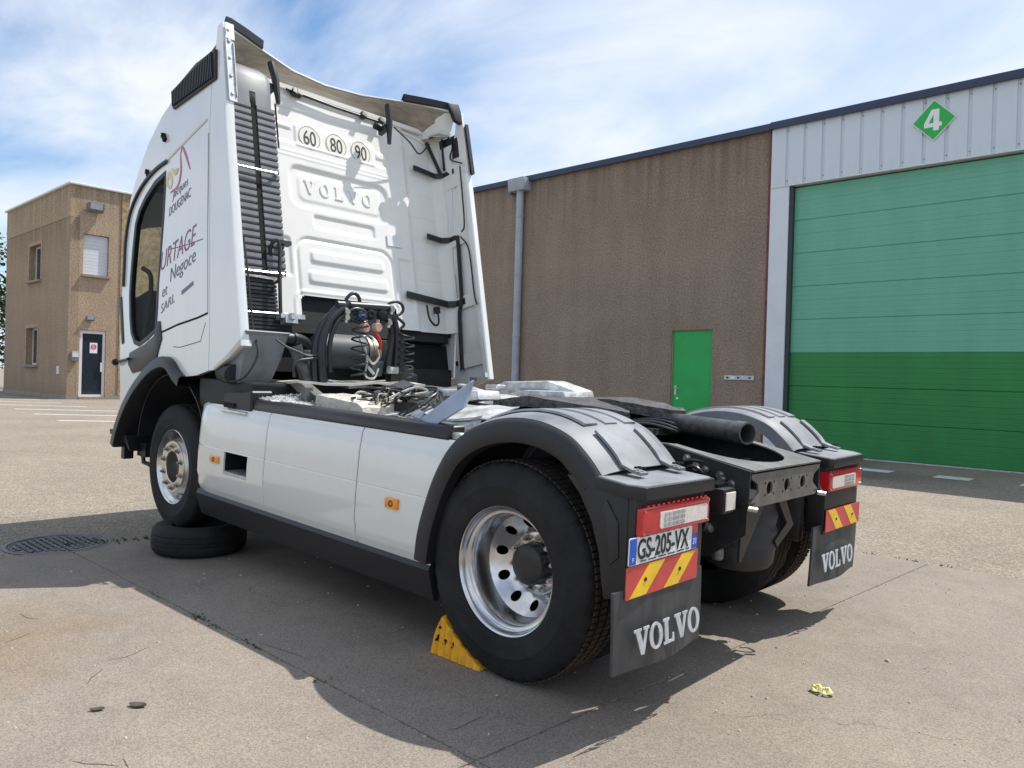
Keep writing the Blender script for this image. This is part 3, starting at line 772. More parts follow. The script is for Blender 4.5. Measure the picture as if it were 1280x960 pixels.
mb = MB(); mb.box(33.24, 33.26, -8.36, -7.55, 0.2, 2.84); mb.build('pane', 'pane_dark', dr, M=OI, smooth=0)
mb = MB(); mb.box(33.231, 33.237, -8.16, -7.86, 2.0, 2.45); mb.build('notice', 'sign_white', dr, M=OI, smooth=0)
mb = MB(); mb.lathe([(0.07, 0), (0.115, 0), (0.115, -0.004), (0.07, -0.004), (0.07, 0)], (33.23, -8.01, 2.27), 'x', 20); mb.box(33.225, 33.23, -8.09, -7.93, 2.25, 2.29); mb.build('notice_print', 'hazard_red', dr, M=OI, smooth=0)
mb = MB(); mb.box(33.15, 33.2, -8.34, -8.28, 1.2, 1.6); mb.build('handle', 'window_white', dr, M=OI, smooth=0)
mb = MB(); mb.box(32.95, 33.13, -8.5, -7.4, -0.04, 0.09); OB(mb, 'door_step', 'kerb_concrete')
# lamps, letter box, vent
def flood(y, z, s):
    mb = MB(); mb.prism([(-0.34 * s, -0.20 * s), (-0.10 * s, -0.30 * s), (-0.05 * s, 0.12 * s), (-0.42 * s, 0.20 * s)], 'y', y - 0.40 * s, y + 0.40 * s); 
    mb.xf(Matrix.Translation((33.14, 0, z))); mb.bevel(0.03 * s, 1)
    mb.cyl((33.13, y, z - 0.05), (33.0, y, z - 0.05), 0.05 * s, 8)
    f = OB(mb, 'flood_light', 'lamp_grey')
    mb = MB(); mb.vf([(33.14 - 0.345 * s, y - 0.3 * s, z - 0.15 * s), (33.14 - 0.345 * s, y + 0.3 * s, z - 0.15 * s), (33.14 - 0.415 * s, y + 0.3 * s, z + 0.14 * s), (33.14 - 0.415 * s, y - 0.3 * s, z + 0.14 * s)], [(0, 1, 2, 3)])
    mb.xf(Matrix.Translation((-0.012, 0, 0)))
    mb.build('lamp_lens', 'lamp_glass', f, M=OI, smooth=0)
flood(-7.86, 8.30, 0.82)
flood(-7.78, 3.5, 0.42)
mb = MB(); mb.box(32.9, 33.13, -7.35, -7.05, 1.62, 2.05); mb.bevel(0.03, 1); lb = OB(mb, 'letter_box', 'lamp_grey')
mb = MB(); mb.box(32.89, 32.899, -7.32, -7.08, 1.80, 2.0); mb.build('lid', 'shutter_white', lb, M=OI, smooth=0)
mb = MB(); mb.box(34.1, 34.4, -6.955, -6.93, 1.05, 1.4); OB(mb, 'vent_cover', 'coping_white')

# tree at the far left beyond the office
tr_ = tag(empty('broadleaf_tree', (50, -9.4, 0)), 'dark green tree at the left edge behind the ochre office', 'tree')
mb = MB(); mb.tube([(0, 0, -0.05), (0.1, 0.05, 2), (0.05, 0.1, 4), (0.2, 0, 6.5)], [0.3, 0.24, 0.18, 0.06], 10)
for k in range(7):
    a = k * 2.4; z = 2.8 + 0.5 * k
    mb.tube([(0.05, 0.05, z), (1.0 * math.cos(a), 1.0 * math.sin(a), z + 0.8), (2.0 * math.cos(a), 2.0 * math.sin(a), z + 1.3)], [0.11, 0.07, 0.02], 6)
mb.build('trunk', 'bark', tr_)
mb = MB()
clumps = [(Vector((random.gauss(0, 1.1), random.gauss(0, 1.2), random.uniform(1.6, 9.0))), random.uniform(0.5, 1.1)) for _ in range(46)]
for c, rad in clumps:
    for _ in range(95):
        p = c + Vector((random.gauss(0, 1), random.gauss(0, 1), random.gauss(0, 0.8))) * rad * 0.6
        n = Vector((random.gauss(0, 1), random.gauss(0, 1), random.gauss(0.4, 1))).normalized()
        t = n.orthogonal().normalized(); b = n.cross(t); s = random.uniform(0.09, 0.18)
        mb.vf([p - t * s, p + b * s * 0.6, p + t * s, p - b * s * 0.6], [(0, 1, 2, 3)])
tag(mb.build('crown', 'leaf', tr_, smooth=0, recalc=False), kind='stuff')

# ================================================================== TRUCK
TH, TYAW, ZR, WBASE = 0.027309, -0.007997, 0.51, 3.738
Rt = Matrix.Rotation(TYAW, 4, 'Z') @ Matrix.Rotation(-TH, 4, 'Y')
T0 = Matrix.Translation((0, 0, ZR)) @ Rt @ Matrix.Translation((0, 0, -ZR))
truck = tag(empty('tractor_unit', M=T0), 'white semi truck tractor unit with cab tipped slightly forward, parked on the concrete', 'truck')
def P(mb, name, m, parent=None, smooth=35, M=None): return mb.build(name, m, parent or truck, M=M, smooth=smooth)

# ---------------------------------------------------------------- wheels
def tyre_mesh(c, sgn, width, out_y, R0=0.507, rim=0.292, seg=120, dusty=False):
    """out_y: outermost sidewall y (signed by sgn)"""
    w = width
    prof = [(rim, 0.035), (rim + 0.012, 0.012), (rim + 0.03, 0.006), (rim + 0.05, 0.003), (0.385, 0.0), (0.392, -0.002), (0.40, 0.001), (0.43, 0.004), (0.455, 0.014), (0.470, 0.020), (0.476, 0.022), (0.488, 0.028), (0.498, 0.038), (0.504, 0.052),
            (R0, 0.085), (R0 - 0.012, 0.088), (R0 - 0.012, 0.098), (R0, 0.101), (R0 + .001, 0.145), (R0 - 0.012, 0.148), (R0 - 0.012, 0.158), (R0 + .001, 0.161), (R0, 0.205), (R0 - 0.012, 0.208), (R0 - 0.012, 0.218), (R0, 0.221),
            (0.504, w - 0.052), (0.497, w - 0.037), (0.482, w - 0.025), (0.43, w - 0.006), (0.385, w), (rim + 0.03, w - 0.01), (rim, w - 0.035)]
    def mod(k, j, rr, t):
        if 11 <= j <= 14 and k % 3 == 0: rr -= 0.009
        if 26 <= j <= 27 and k % 3 == 0: rr -= 0.009
        return rr, -t * sgn
    mb = MB(); mb.lathe(prof, (c[0], out_y, c[2]), 'y', seg, mod=mod)
    return mb

def disc_with_holes(mb, c, yf, sgn, r0, r1, nh, rh, rad, phase=0.0, m=12):
    """annulus r0..r1 with nh round holes of radius rad at rh; yf(r) gives y"""
    half = PI / nh
    for k in range(nh):
        a0 = phase + 2 * half * k
        outer, inner = [], []
        # outline points of the sector cell
        bpts = []
        q = m // 4
        for i in range(q): bpts.append((r1, -half + 2 * half * i / q))
        for i in range(q): bpts.append((r1 + (r0 - r1) * i / q, half))
        for i in range(q): bpts.append((r0, half - 2 * half * i / q))
        for i in range(q): bpts.append((r0 + (r1 - r0) * i / q, -half))
        V0, V1, V2 = [], [], []
        for (rr, aa) in bpts:
            V0.append(mb.bm.verts.new((c[0] + rr * math.cos(a0 + aa), yf(rr), c[2] + rr * math.sin(a0 + aa))))
            lx, ly = rr - rh, aa * rh
            an = math.atan2(ly, lx)
            r_, a_ = rh + rad * math.cos(an), rad * math.sin(an) / rh
            V1.append(mb.bm.verts.new((c[0] + r_ * math.cos(a0 + a_), yf(r_), c[2] + r_ * math.sin(a0 + a_))))
            V2.append(mb.bm.verts.new((c[0] + r_ * math.cos(a0 + a_), yf(r_) - sgn * 0.02, c[2] + r_ * math.sin(a0 + a_))))
        n = len(bpts)
        for i in range(n):
            j = (i + 1) % n
            mb.bm.faces.new((V0[i], V0[j], V1[j], V1[i])); mb.bm.faces.new((V1[i], V1[j], V2[j], V2[i]))
    bmesh.ops.remove_doubles(mb.bm, verts=mb.bm.verts, dist=0.0004)

def nut(mb, c, y, sgn, r_=0.0155, h=0.028):
    mb.cyl((c[0], y, c[1]), (c[0], y + sgn * 0.006, c[1]), r_ * 1.45, 12)
    mb.cyl((c[0], y + sgn * 0.006, c[1]), (c[0], y + sgn * h, c[1]), r_, 6)
    mb.cyl((c[0], y + sgn * h, c[1]), (c[0], y + sgn * (h + 0.012), c[1]), r_ * 0.6, 8)

def rear_wheel(sgn):
    c = (0, 0, ZR)
    w = tyre_mesh(c, sgn, 0.312, sgn * 1.238).build('wheel', 'rubber', truck)
    mb = tyre_mesh(c, sgn, 0.312, sgn * 0.885, seg=72); mb.build('inner_tyre', 'rubber', w)
    # worn brown tread band
    mb = MB()
    for k in range(104):
        a0, a1 = 2 * PI * (k + 0.14) / 104, 2 * PI * (k + 0.86) / 104
        for ya, yb in ((0.056, 0.084), (0.103, 0.143), (0.163, 0.203), (0.223, 0.256)):
            v = []
            for aa in (a0, a1):
                for rr in (0.503, 0.5105):
                    for yy in (ya, yb): v.append((rr * math.cos(aa), sgn * (1.238 - yy), ZR + rr * math.sin(aa)))
            mb.vf(v, [(2, 3, 7, 6), (0, 2, 6, 4), (1, 5, 7, 3), (0, 1, 3, 2), (4, 6, 7, 5)])
    tag(mb.build('tread_blocks', 'rubber_dusty', w, smooth=0), kind='stuff')
    Y = 1.213
    mb = MB(); mb.lathe([(0.292, -0.02), (0.3, -0.004), (0.302, 0.0), (0.299, 0.004), (0.294, 0.002), (0.288, -0.012), (0.283, -0.03), (0.278, -0.035), (0.262, -0.037), (0.257, -0.045), (0.250, -0.065), (0.247, -0.09), (0.245, -0.125), (0.2425, -0.155)], (0, 0, 0), 'y', 80)
    M = Matrix.Translation((0, sgn * Y, ZR)) @ Matrix.Diagonal((1, sgn, 1, 1))
    rim = mb.build('rim', 'polished_alu', w, M=M, smooth=50)
    # dished disc, hand holes, hub
    def yf(rr): 
        t = max(0.0, min(1.0, (rr - 0.150) / 0.0905))
        return -0.225 + 0.075 * (t ** 1.25)
    mb = MB()
    disc_with_holes(mb, (0, 0, 0), yf, 1, 0.152, 0.2425, 10, 0.196, 0.024, 0.15, 16)
    mb.lathe([(0.152, yf(0.152)), (0.147, -0.222), (0.098, -0.222), (0.085, -0.23)], (0, 0, 0), 'y', 60)
    mb.build('wheel_disc', 'polished_alu', w, M=M, smooth=40)
    mb = MB(); mb.lathe([(0.24, -0.27), (0.0, -0.27)], (0, 0, 0), 'y', 40); mb.build('brake_drum', 'hole_black', w, M=M)
    mb = MB(); mb.lathe([(0.10, -0.225), (0.10, -0.172), (0.094, -0.158), (0.08, -0.152), (0.03, -0.15), (0.0, -0.15)], (0, 0, 0), 'y', 48)
    mb.build('hub', 'hub_black', w, M=M, smooth=30)
    for k in range(10):
        a = 2 * PI * k / 10 + 0.15 + PI / 10
        mb = MB(); nut(mb, (0.128 * math.cos(a), 0.128 * math.sin(a)), -0.222, 1, 0.0145, 0.03)
        mb.build('lug_nut', 'steel_bolt', w, M=M, smooth=30)
    return w
def front_wheel(sgn):
    c = (WBASE, 0, ZR)
    w = tyre_mesh(c, sgn, 0.318, sgn * 1.185, R0=0.504).build('wheel', 'rubber', truck)
    Y = 1.17
    M = Matrix.Translation((WBASE, sgn * Y, ZR)) @ Matrix.Diagonal((1, sgn, 1, 1))
    mb = MB(); mb.lathe([(0.292, -0.02), (0.3, -0.004), (0.302, 0.0), (0.298, 0.004), (0.292, 0.0), (0.287, -0.012), (0.282, -0.02), (0.268, -0.03), (0.260, -0.05), (0.252, -0.08), (0.247, -0.092)], (0, 0, 0), 'y', 72)
    mb.build('rim', 'polished_alu', w, M=M, smooth=50)
    def yf(rr): return -0.004 - 0.088 * min(1, max(0, (rr - 0.209) / 0.037)) ** 0.8
    mb = MB()
    disc_with_holes(mb, (0, 0, 0), yf, 1, 0.2095, 0.2465, 10, 0.229, 0.0135, 0.0, 16)
    mb.lathe([(0.2095, -0.004), (0.2085, 0.0), (0.206, 0.002), (0.128, 0.002), (0.124, -0.003), (0.122, -0.10)], (0, 0, 0), 'y', 60)
    mb.build('wheel_disc', 'brushed_alu', w, M=M, smooth=35)
    mb = MB(); mb.lathe([(0.245, -0.14), (0.0, -0.14)], (0, 0, 0), 'y', 40); mb.build('brake_drum', 'hole_black', w, M=M)
    mb = MB(); mb.lathe([(0.118, -0.13), (0.118, -0.11), (0.075, -0.10), (0.07, -0.13), (0.0, -0.135)], (0, 0, 0), 'y', 32); mb.build('hub', 'frame_grey', w, M=M, smooth=30)
    for k in range(10):
        a = 2 * PI * k / 10 + 0.3
        mb = MB(); nut(mb, (0.168 * math.cos(a), 0.168 * math.sin(a)), 0.002, 1, 0.0155, 0.018); mb.build('lug_nut', 'steel_bolt', w, M=M, smooth=30)
    return w
for s in (1, -1):
    rear_wheel(s); front_wheel(s)
mb = MB(); mb.cyl((0, -0.9, ZR), (0, 0.9, ZR), 0.09, 20); mb.lathe([(0, -0.26), (0.16, -0.22), (0.22, -0.08), (0.22, 0.08), (0.16, 0.22), (0, 0.26)], (0, 0, ZR), 'y', 28); P(mb, 'rear_axle', 'frame_paint')
mb = MB(); mb.box(WBASE - 0.08, WBASE + 0.08, -0.85, 0.85, 0.38, 0.52); P(mb, 'front_axle', 'frame_paint', smooth=0)

# ---------------------------------------------------------------- frame
for s in (1, -1):
    mb = MB()
    y0, y1 = (0.35, 0.425) if s > 0 else (-0.425, -0.35)
    web = (0.417, 0.4255) if s > 0 else (-0.4255, -0.417)
    out = [(-0.80, 0.86), (-0.80, 1.02), (-0.34, 1.10), (4.85, 1.10), (4.85, 0.82), (-0.2, 0.80)]
    mb.prism(out, 'y', *web)
    # top and bottom flanges follow the outline
    mb.prism([(-0.80, 1.012), (-0.80, 1.0205), (-0.34, 1.1005), (4.85, 1.1005), (4.85, 1.092), (-0.34, 1.092)], 'y', y0, y1)
    mb.prism([(-0.80, 0.86), (-0.2, 0.80), (4.85, 0.82), (4.85, 0.828), (-0.2, 0.808), (-0.80, 0.868)], 'y', y0, y1)
    fr = P(mb, 'frame_rail', 'frame_paint', smooth=0)
    for (bx, bz) in ((-0.47, 1.045), (-0.52, 1.01), (-0.57, 1.0), (-0.57, 0.962), (-0.66, 0.965), (-0.71, 0.95), (-0.62, 0.93), (-0.45, 0.98), (-0.38, 1.0), (-0.5, 0.90), (-0.3, 0.93), (-0.2, 1.0), (-0.12, 0.94), (-0.65, 0.985), (-0.05, 1.0), (0.1, 0.97)):
        mb = MB(); yy = s * 0.4256
        mb.cyl((bx, yy, bz), (bx, yy + s * 0.006, bz), 0.021, 12); mb.cyl((bx, yy + s * 0.006, bz), (bx, yy + s * 0.022, bz), 0.0145, 6)
        mb.build('bolt', 'steel_bolt', fr, smooth=30)
# rear cross member: bent plate with wedge cut ends and drilled face, and the top plate with its rounded throat
mb = MB()
face = [(0.345, 1.005), (0.405, 1.005), (0.405, 0.985), (0.335, 0.955), (0.325, 0.915), (0.385, 0.865), (0.37, 0.845), (-0.37, 0.845), (-0.415, 0.865), (-0.335, 0.915), (-0.345, 0.955), (-0.415, 0.985), (-0.415, 1.005)]
def circ(cx, cz, rr, n=14): return [(cx + rr * math.cos(2 * PI * k / n), cz + rr * math.sin(2 * PI * k / n)) for k in range(n)]
holes = []
for cy in (0.205, 0.0, -0.2):
    holes.append(circ(cy, 0.925, 0.034))
    for a in (0.6, 2.5, 3.8, 5.6): holes.append(circ(cy + 0.062 * math.cos(a), 0.925 + 0.048 * math.sin(a), 0.009, 8))
mb.holed(face[1:], holes, 'x', -0.80); mb.solid(0.01)
xm = P(mb, 'rear_cross_member', 'frame_grey', smooth=0)
mb = MB()
n = 16
throat = [(-0.36, 0.36)] + [(-0.36 - 0.385 * math.sin(PI * k / n) ** 0.75, 0.345 * math.cos(PI * k / n)) for k in range(n + 1)] + [(-0.36, -0.36)]
plate = [(-0.81, 0.40), (-0.81, -0.41), (-0.60, -0.415), (-0.34, -0.41)] + throat[::-1] + [(-0.34, 0.41), (-0.60, 0.415)]
mb.holed(plate, [], 'z', 0)
for v in mb.bm.verts: v.co.z = 1.026 + (v.co.x + 0.80) * 0.08 / 0.46 * 0.98
mb.solid(0.008); mb.build('top_plate', 'frame_grey', xm, smooth=0)
mb = MB(); mb.box(-0.70, -0.45, -0.34, 0.34, 0.83, 0.845); mb.box(-0.46, -0.45, -0.34, 0.34, 0.845, 1.0); mb.build('stiffener', 'frame_paint', xm, smooth=0)
for y in (0.415, -0.43):
    mb = MB(); mb.cyl((-0.79, y, 0.845), (-0.825, y - 0.03, 0.840), 0.012, 10); mb.build('tie_hook', 'steel_bolt', xm)
for xx in (0.9, 2.0, 3.2):
    mb = MB(); mb.box(xx - 0.05, xx + 0.05, -0.416, 0.416, 0.84, 1.05); P(mb, 'cross_member', 'frame_paint', smooth=0)
# hanging bracket plates below the cross member
for (pts, x0) in (([(0.32, 0.86), (0.03, 0.86), (0.30, 0.56), (0.32, 0.56)], -0.72), ([(-0.10, 0.86), (-0.20, 0.86), (-0.36, 0.66), (-0.16, 0.56), (-0.13, 0.60), (-0.27, 0.68)], -0.70)):
    mb = MB(); mb.prism(pts, 'x', x0, x0 + 0.012); P(mb, 'bracket_plate', 'frame_paint', smooth=0)
mb = MB(); mb.prism([(-0.79, 0.86), (-0.79, 0.72), (-0.60, 0.58), (-0.50, 0.56), (-0.48, 0.86)], 'y', 0.405, 0.417); P(mb, 'bracket_plate', 'frame_paint', smooth=0)
# air bellows behind the axle
mb = MB()
prof = [(0.0, 0.43), (0.13, 0.43), (0.165, 0.445), (0.185, 0.475), (0.19, 0.53)]
for z in (0.56, 0.64, 0.72): prof += [(0.192, z - 0.02), (0.197, z), (0.192, z + 0.02), (0.186, z + 0.03)]
prof += [(0.18, 0.80), (0.12, 0.82), (0, 0.82)]
mb.lathe(prof, (-0.50, -0.12, 0), 'z', 40); ab = P(mb, 'air_bellows', 'bellow_rubber', smooth=50)
mb = MB(); mb.cyl((-0.52, -0.33, 0.66), (-0.56, -0.37, 0.60), 0.018, 8); mb.cyl((-0.56, -0.37, 0.60), (-0.58, -0.38, 0.57), 0.026, 6); mb.build('valve', 'steel_bolt', ab)
# level valve, work lamp and wiring by the left rail
mb = MB(); mb.box(-0.60, -0.48, 0.30, 0.40, 0.60, 0.73); mb.cyl((-0.62, 0.35, 0.62), (-0.62, 0.35, 0.56), 0.03, 10); mb.cyl((-0.61, 0.39, 0.7), (-0.61, 0.45, 0.74), 0.02, 8); mb.bevel(0.008, 1); P(mb, 'level_valve', 'frame_grey')
mb = MB(); mb.box(-0.64, -0.53, 0.43, 0.545, 0.83, 0.945); mb.bevel(0.012, 2)
for k in range(5): mb.box(-0.60, -0.53, 0.431 + 0.022 * k, 0.438 + 0.022 * k, 0.945, 0.962)
wl = P(mb, 'work_lamp', 'black_plastic', M=Matrix.Translation((-0.12, 0.045, 0.0)))
mb = MB(); mb.box(-0.768, -0.76, 0.49, 0.58, 0.845, 0.93); mb.bevel(0.003, 1); mb.build('lamp_lens', 'clear_lens', wl)
for path, rr in (([(-0.60, 0.44, 0.95), (-0.55, 0.47, 1.01), (-0.48, 0.46, 1.0), (-0.42, 0.44, 0.95)], 0.008), ([(-0.62, 0.42, 0.94), (-0.60, 0.40, 1.02), (-0.50, 0.45, 1.04), (-0.40, 0.45, 0.99), (-0.3, 0.44, 0.98)], 0.007),
                 ([(-0.60, 0.47, 0.84), (-0.58, 0.50, 0.76), (-0.60, 0.42, 0.70), (-0.58, 0.36, 0.71)], 0.008), ([(-0.70, 0.62, 0.86), (-0.66, 0.56, 0.78), (-0.60, 0.5, 0.72), (-0.5, 0.45, 0.8)], 0.009), ([(-0.45, 0.46, 0.95), (-0.35, 0.50, 0.98), (-0.2, 0.55, 0.97)], 0.01),
                 ([(-0.68, -0.46, 0.9), (-0.78, -0.47, 0.85), (-0.80, -0.5, 0.83), (-0.76, -0.54, 0.86), (-0.74, -0.55, 0.93)], 0.008)):
    mb = MB(); mb.tube(spline(path, 6), rr, 7); P(mb, 'wire', 'hose_black', smooth=50)
mb = MB(); mb.box(-0.45, 0.75, -0.35, 0.35, 0.55, 0.78); mb.jitter(0.03, 5); P(mb, 'axle_linkage', 'engine_dark', smooth=0)
mb = MB(); mb.box(0.7, 3.3, -0.41, 0.41, 0.45, 0.95); mb.box(0.9, 3.1, 0.45, 1.0, 0.42, 0.98); mb.box(0.9, 3.1, -1.1, -0.45, 0.42, 0.98); P(mb, 'tanks', 'engine_dark', smooth=0)

# ---------------------------------------------------------------- rear fenders
ARC = [(0.600, 0.45), (0.585, 0.58), (0.545, 0.72), (0.475, 0.89), (0.375, 1.04), (0.25, 1.135), (0.10, 1.195), (-0.06, 1.222), (-0.22, 1.215), (-0.37, 1.17), (-0.47, 1.10), (-0.545, 1.025)]
def fender(sgn):
    path = spline([(x, 0, z) for x, z in ARC], 5)
    def frame(i):
        p = path[i]; t = (path[min(i + 1, len(path) - 1)] - path[max(i - 1, 0)]).normalized()
        nrm = Vector((-t.z, 0, t.x))
        if nrm.dot(p - Vector((-0.02, 0, 0.4))) < 0: nrm = -nrm
        return p, nrm
    def sheet(sec, i0, i1):
        mb = MB(); G = []
        for i in range(i0, i1 + 1):
            p, nrm = frame(i)
            G.append([p + nrm * a + Vector((0, sgn * b, 0)) for a, b in sec])
        mb.grid(G); return mb
    L = len(path) - 1
    mb = sheet([(-0.055, 0.655), (0.012, 0.66), (0.030, 0.69), (0.036, 0.80), (0.036, 1.0), (0.030, 1.12), (0.018, 1.20), (0.004, 1.24)], 0, L); mb.solid(0.006)
    f = P(mb, 'fender', 'grey_plastic', smooth=40)
    mb = sheet([(0.003, 1.238), (-0.006, 1.256), (-0.022, 1.266), (-0.095, 1.270), (-0.108, 1.262), (-0.112, 1.2)], 0, L); mb.solid(0.005); mb.build('fender_side', 'fender_side', f, smooth=40)
    mb = sheet([(-0.02, 0.67), (-0.012, 1.23)], 0, L); mb.build('fender_lining', 'hole_black', f)
    # raised pads on the crown
    def pad(yc, hw, i0, i1, hgt, taper=0.0, name='fender_rib', m='grey_plastic', par=f):
        mb = MB(); G0, G1 = [], []
        a = 0.036
        for i in range(i0, i1 + 1):
            p, nrm = frame(i); q = i == i0 or i == i1
            w = hw
            G0.append([p + nrm * (a - 0.002) + Vector((0, sgn * (yc - w), 0)), p + nrm * (a + hgt) + Vector((0, sgn * (yc - w + 0.008), 0)), p + nrm * (a + hgt) + Vector((0, sgn * (yc + w - 0.008), 0)), p + nrm * (a - 0.002) + Vector((0, sgn * (yc + w), 0))])
        mb.grid(G0)
        mb.bm.faces.new([v for v in list(mb.bm.verts)[:4]][::-1]); mb.bm.faces.new([v for v in list(mb.bm.verts)[-4:]])
        return mb.build(name, m, par, smooth=20)
    for yc in (0.78, 0.93, 1.08): pad(yc, 0.050, 22, 44, 0.008)
    # two hold-down straps reaching the tail shelf
    for yc in (0.80, 1.10):
        mb = MB(); G = []
        pts = []
        for i in (46, 48, 50, 52):
            p, nrm = frame(i); pts.append(p + nrm * 0.050)
        pts += [Vector((-0.565, 0, 1.07)), Vector((-0.62, 0, 1.052)), Vector((-0.66, 0, 1.045))]
        for q in pts: G.append([q + Vector((0, sgn * (yc - 0.028), 0)), q + Vector((0, sgn * (yc + 0.028), 0))])
        mb.grid(G); mb.solid(0.012); st = mb.build('strap', 'grey_plastic', f, smooth=40)
        mb = MB()
        for dx_ in (0.0, 0.022):
            for dy_ in (-0.013, 0.013): mb.cbox((-0.625 - dx_, sgn * (yc + dy_), 1.0655 - 0.002), (0.012, 0.014, 0.008))
        mb.build('strap_buckle', 'hole_black', f, smooth=0)
    # front mount bracket
    mb = MB(); mb.box(0.36, 0.50, sgn * 1.16 - 0.03, sgn * 1.16 + 0.03, 1.07, 1.11); mb.bevel(0.008, 1); mb.build('mount', 'galvanised', f)
    # tail unit: curved outer quarter, housing, shelf
    mb = MB()
    quarter = [(-0.375, 1.018), (-0.52, 1.022), (-0.60, 1.02), (-0.66, 1.0), (-0.70, 0.975), (-0.705, 0.60), (-0.69, 0.565), (-0.66, 0.552), (-0.60, 0.535), (-0.585, 0.60), (-0.565, 0.72), (-0.52, 0.84), (-0.455, 0.94)]
    a, b = (1.02, 1.268) if sgn > 0 else (-1.268, -1.02)
    mb.prism(quarter, 'y', a, b); mb.bevel(0.014, 2, 40)
    t = P(mb, 'tail_housing', 'black_plastic', smooth=40)
    mb = MB(); mb.prism([(-0.60, 0.94), (-0.66, 0.86), (-0.67, 0.72), (-0.625, 0.68), (-0.615, 0.78), (-0.60, 0.85), (-0.575, 0.90)], 'y', sgn * 1.262, sgn * 1.276); mb.bevel(0.006, 2); mb.build('side_rib', 'dark_trim', t)
    mb = MB(); mb.box(-0.732, -0.62, *sorted((sgn * 0.72, sgn * 1.262)), 0.555, 0.985); mb.bevel(0.012, 2); mb.build('back_panel', 'black_plastic', t)
    mb = MB(); mb.box(-0.62, -0.40, *sorted((sgn * 0.66, sgn * 0.72)), 0.50, 1.0); mb.bevel(0.03, 2); mb.build('inner_guard', 'frame_paint', t)
    mb = MB()
    sh = [(-0.47, 0.70), (-0.47, 1.20), (-0.53, 1.27), (-0.70, 1.285), (-0.765, 1.24), (-0.775, 0.715), (-0.75, 0.70)]
    mb.prism([(p[0], sgn * p[1]) for p in sh], 'z', 0.982, 1.028)
    for v in mb.bm.verts: v.co.z += (v.co.x + 0.5) * 0.07 if v.co.z > 1.0 else (v.co.x + 0.5) * 0.1
    mb.bevel(0.008, 2); mb.build('shelf', 'black_plastic', t)  # near-black colour carries the shaded rim of the shelf
    mb = MB(); shi = [(-0.485, 0.715), (-0.485, 1.19), (-0.54, 1.255), (-0.695, 1.27), (-0.752, 1.23), (-0.762, 0.728), (-0.745, 0.715)]  # paler thin sheet: sunlight on the shelf top put into the colour
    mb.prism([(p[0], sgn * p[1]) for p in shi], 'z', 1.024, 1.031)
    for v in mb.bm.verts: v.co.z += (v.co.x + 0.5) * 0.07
    mb.bevel(0.003, 1); mb.build('shelf_lit_top', 'grey_plastic', t)
    # lamp
    mb = MB(); mb.box(-0.757, -0.69, *sorted((sgn * 0.715, sgn * 1.252)), 0.812, 0.928); mb.bevel(0.014, 3)
    lamp = P(mb, 'tail_lamp', 'red_lens')
    mb = MB()
    mb.prism([(sgn * p[0], p[1]) for p in rrect(0.935, 0.868, 0.38, 0.068, 0.012, 3)], 'x', -0.762, -0.756); mb.build('lens', 'clear_lens', lamp, smooth=0)
    mb = MB()
    for k in range(5):
        for j in range(3): mb.cbox((-0.763, sgn * (0.95 + 0.033 * k), 0.846 + 0.022 * j), (0.004, 0.024, 0.015))
    tag(mb.build('reflector_cells', 'galvanised', lamp, smooth=0), kind='stuff')
    mb = MB()
    for yy in (0.73, 1.235):
        for zz in (0.825, 0.915): mb.cyl((-0.756, sgn * yy, zz), (-0.761, sgn * yy, zz), 0.006, 8)
    mb.build('lamp_screw', 'steel_bolt', lamp, smooth=0)
    mb = MB()
    for k in range(13): mb.box(-0.75, -0.70, *sorted((sgn * (0.735 + 0.038 * k), sgn * (0.753 + 0.038 * k))), 0.927, 0.934)
    tag(mb.build('lamp_ribs', 'red_lens', lamp, smooth=0), kind='stuff')
    # hazard plate: red ground with yellow diagonal bars
    ya, yb, za, zb = 0.775, 1.32 if sgn > 0 else 1.28, 0.575, 0.703
    if sgn < 0: ya = 0.72
    mb = MB(); mb.prism([(sgn * p[0], p[1]) for p in rrect((ya + yb) / 2, (za + zb) / 2, yb - ya, zb - za, 0.008, 2)], 'x', -0.744, -0.7395)
    hz = P(mb, 'hazard_plate', 'hazard_red', smooth=0)
    w = yb - ya; h = zb - za
    for f0, f1 in ((0.04, 0.25), (0.50, 0.70)):
        # bars lean outward at the bottom
        mb = MB(); sl = 0.245
        A = yb - 0.004 - w * f0; B = yb - 0.004 - w * f1
        mb.prism([(sgn * A, za + 0.003), (sgn * B, za + 0.003), (sgn * (B - w * sl), zb - 0.003), (sgn * (A - w * sl), zb - 0.003)], 'x', -0.7457, -0.7442)
        mb.build('stripe', 'hazard_yellow', hz, smooth=0)
    for f0 in (0.24, 0.72):
        mb = MB(); mb.cyl((-0.744, sgn * (yb - w * f0), (za + zb) / 2), (-0.749, sgn * (yb - w * f0), (za + zb) / 2), 0.0085, 10); mb.build('rivet', 'ink_black', hz, smooth=0)
    # mud flap hanging below, pushed rearward at the bottom
    fy0, fy1 = (0.715, 1.385) if sgn > 0 else (0.60, 1.315)
    lean = 0.02
    Mf = Matrix.Translation((-0.737 if sgn > 0 else -0.722, 0, 0.575)) @ Matrix.Rotation(0.012 if sgn > 0 else 0.06, 4, 'Y')
    if sgn > 0:
        sh_ = Matrix.Identity(4); sh_[1][2] = 0.15; Mf = Mf @ sh_
    mb = MB()
    G = []
    for j in range(13):
        row = []
        for i in range(9):
            yy = fy0 + (fy1 - fy0) * j / 12; zz = -0.30 + 0.34 * i / 8
            bow = 0.018 * math.cos((yy - fy0) / (fy1 - fy0) * 2 * PI) * (1 - i / 8) + 0.008 * (1 - i / 8) ** 2
            row.append((bow, sgn * yy, zz))
        G.append(row)
    mb.grid(G); mb.solid(0.012)
    fl = P(mb, 'mud_flap', 'flap_rubber', M=Mf, smooth=50)
    h = 0.108 if sgn > 0 else 0.105
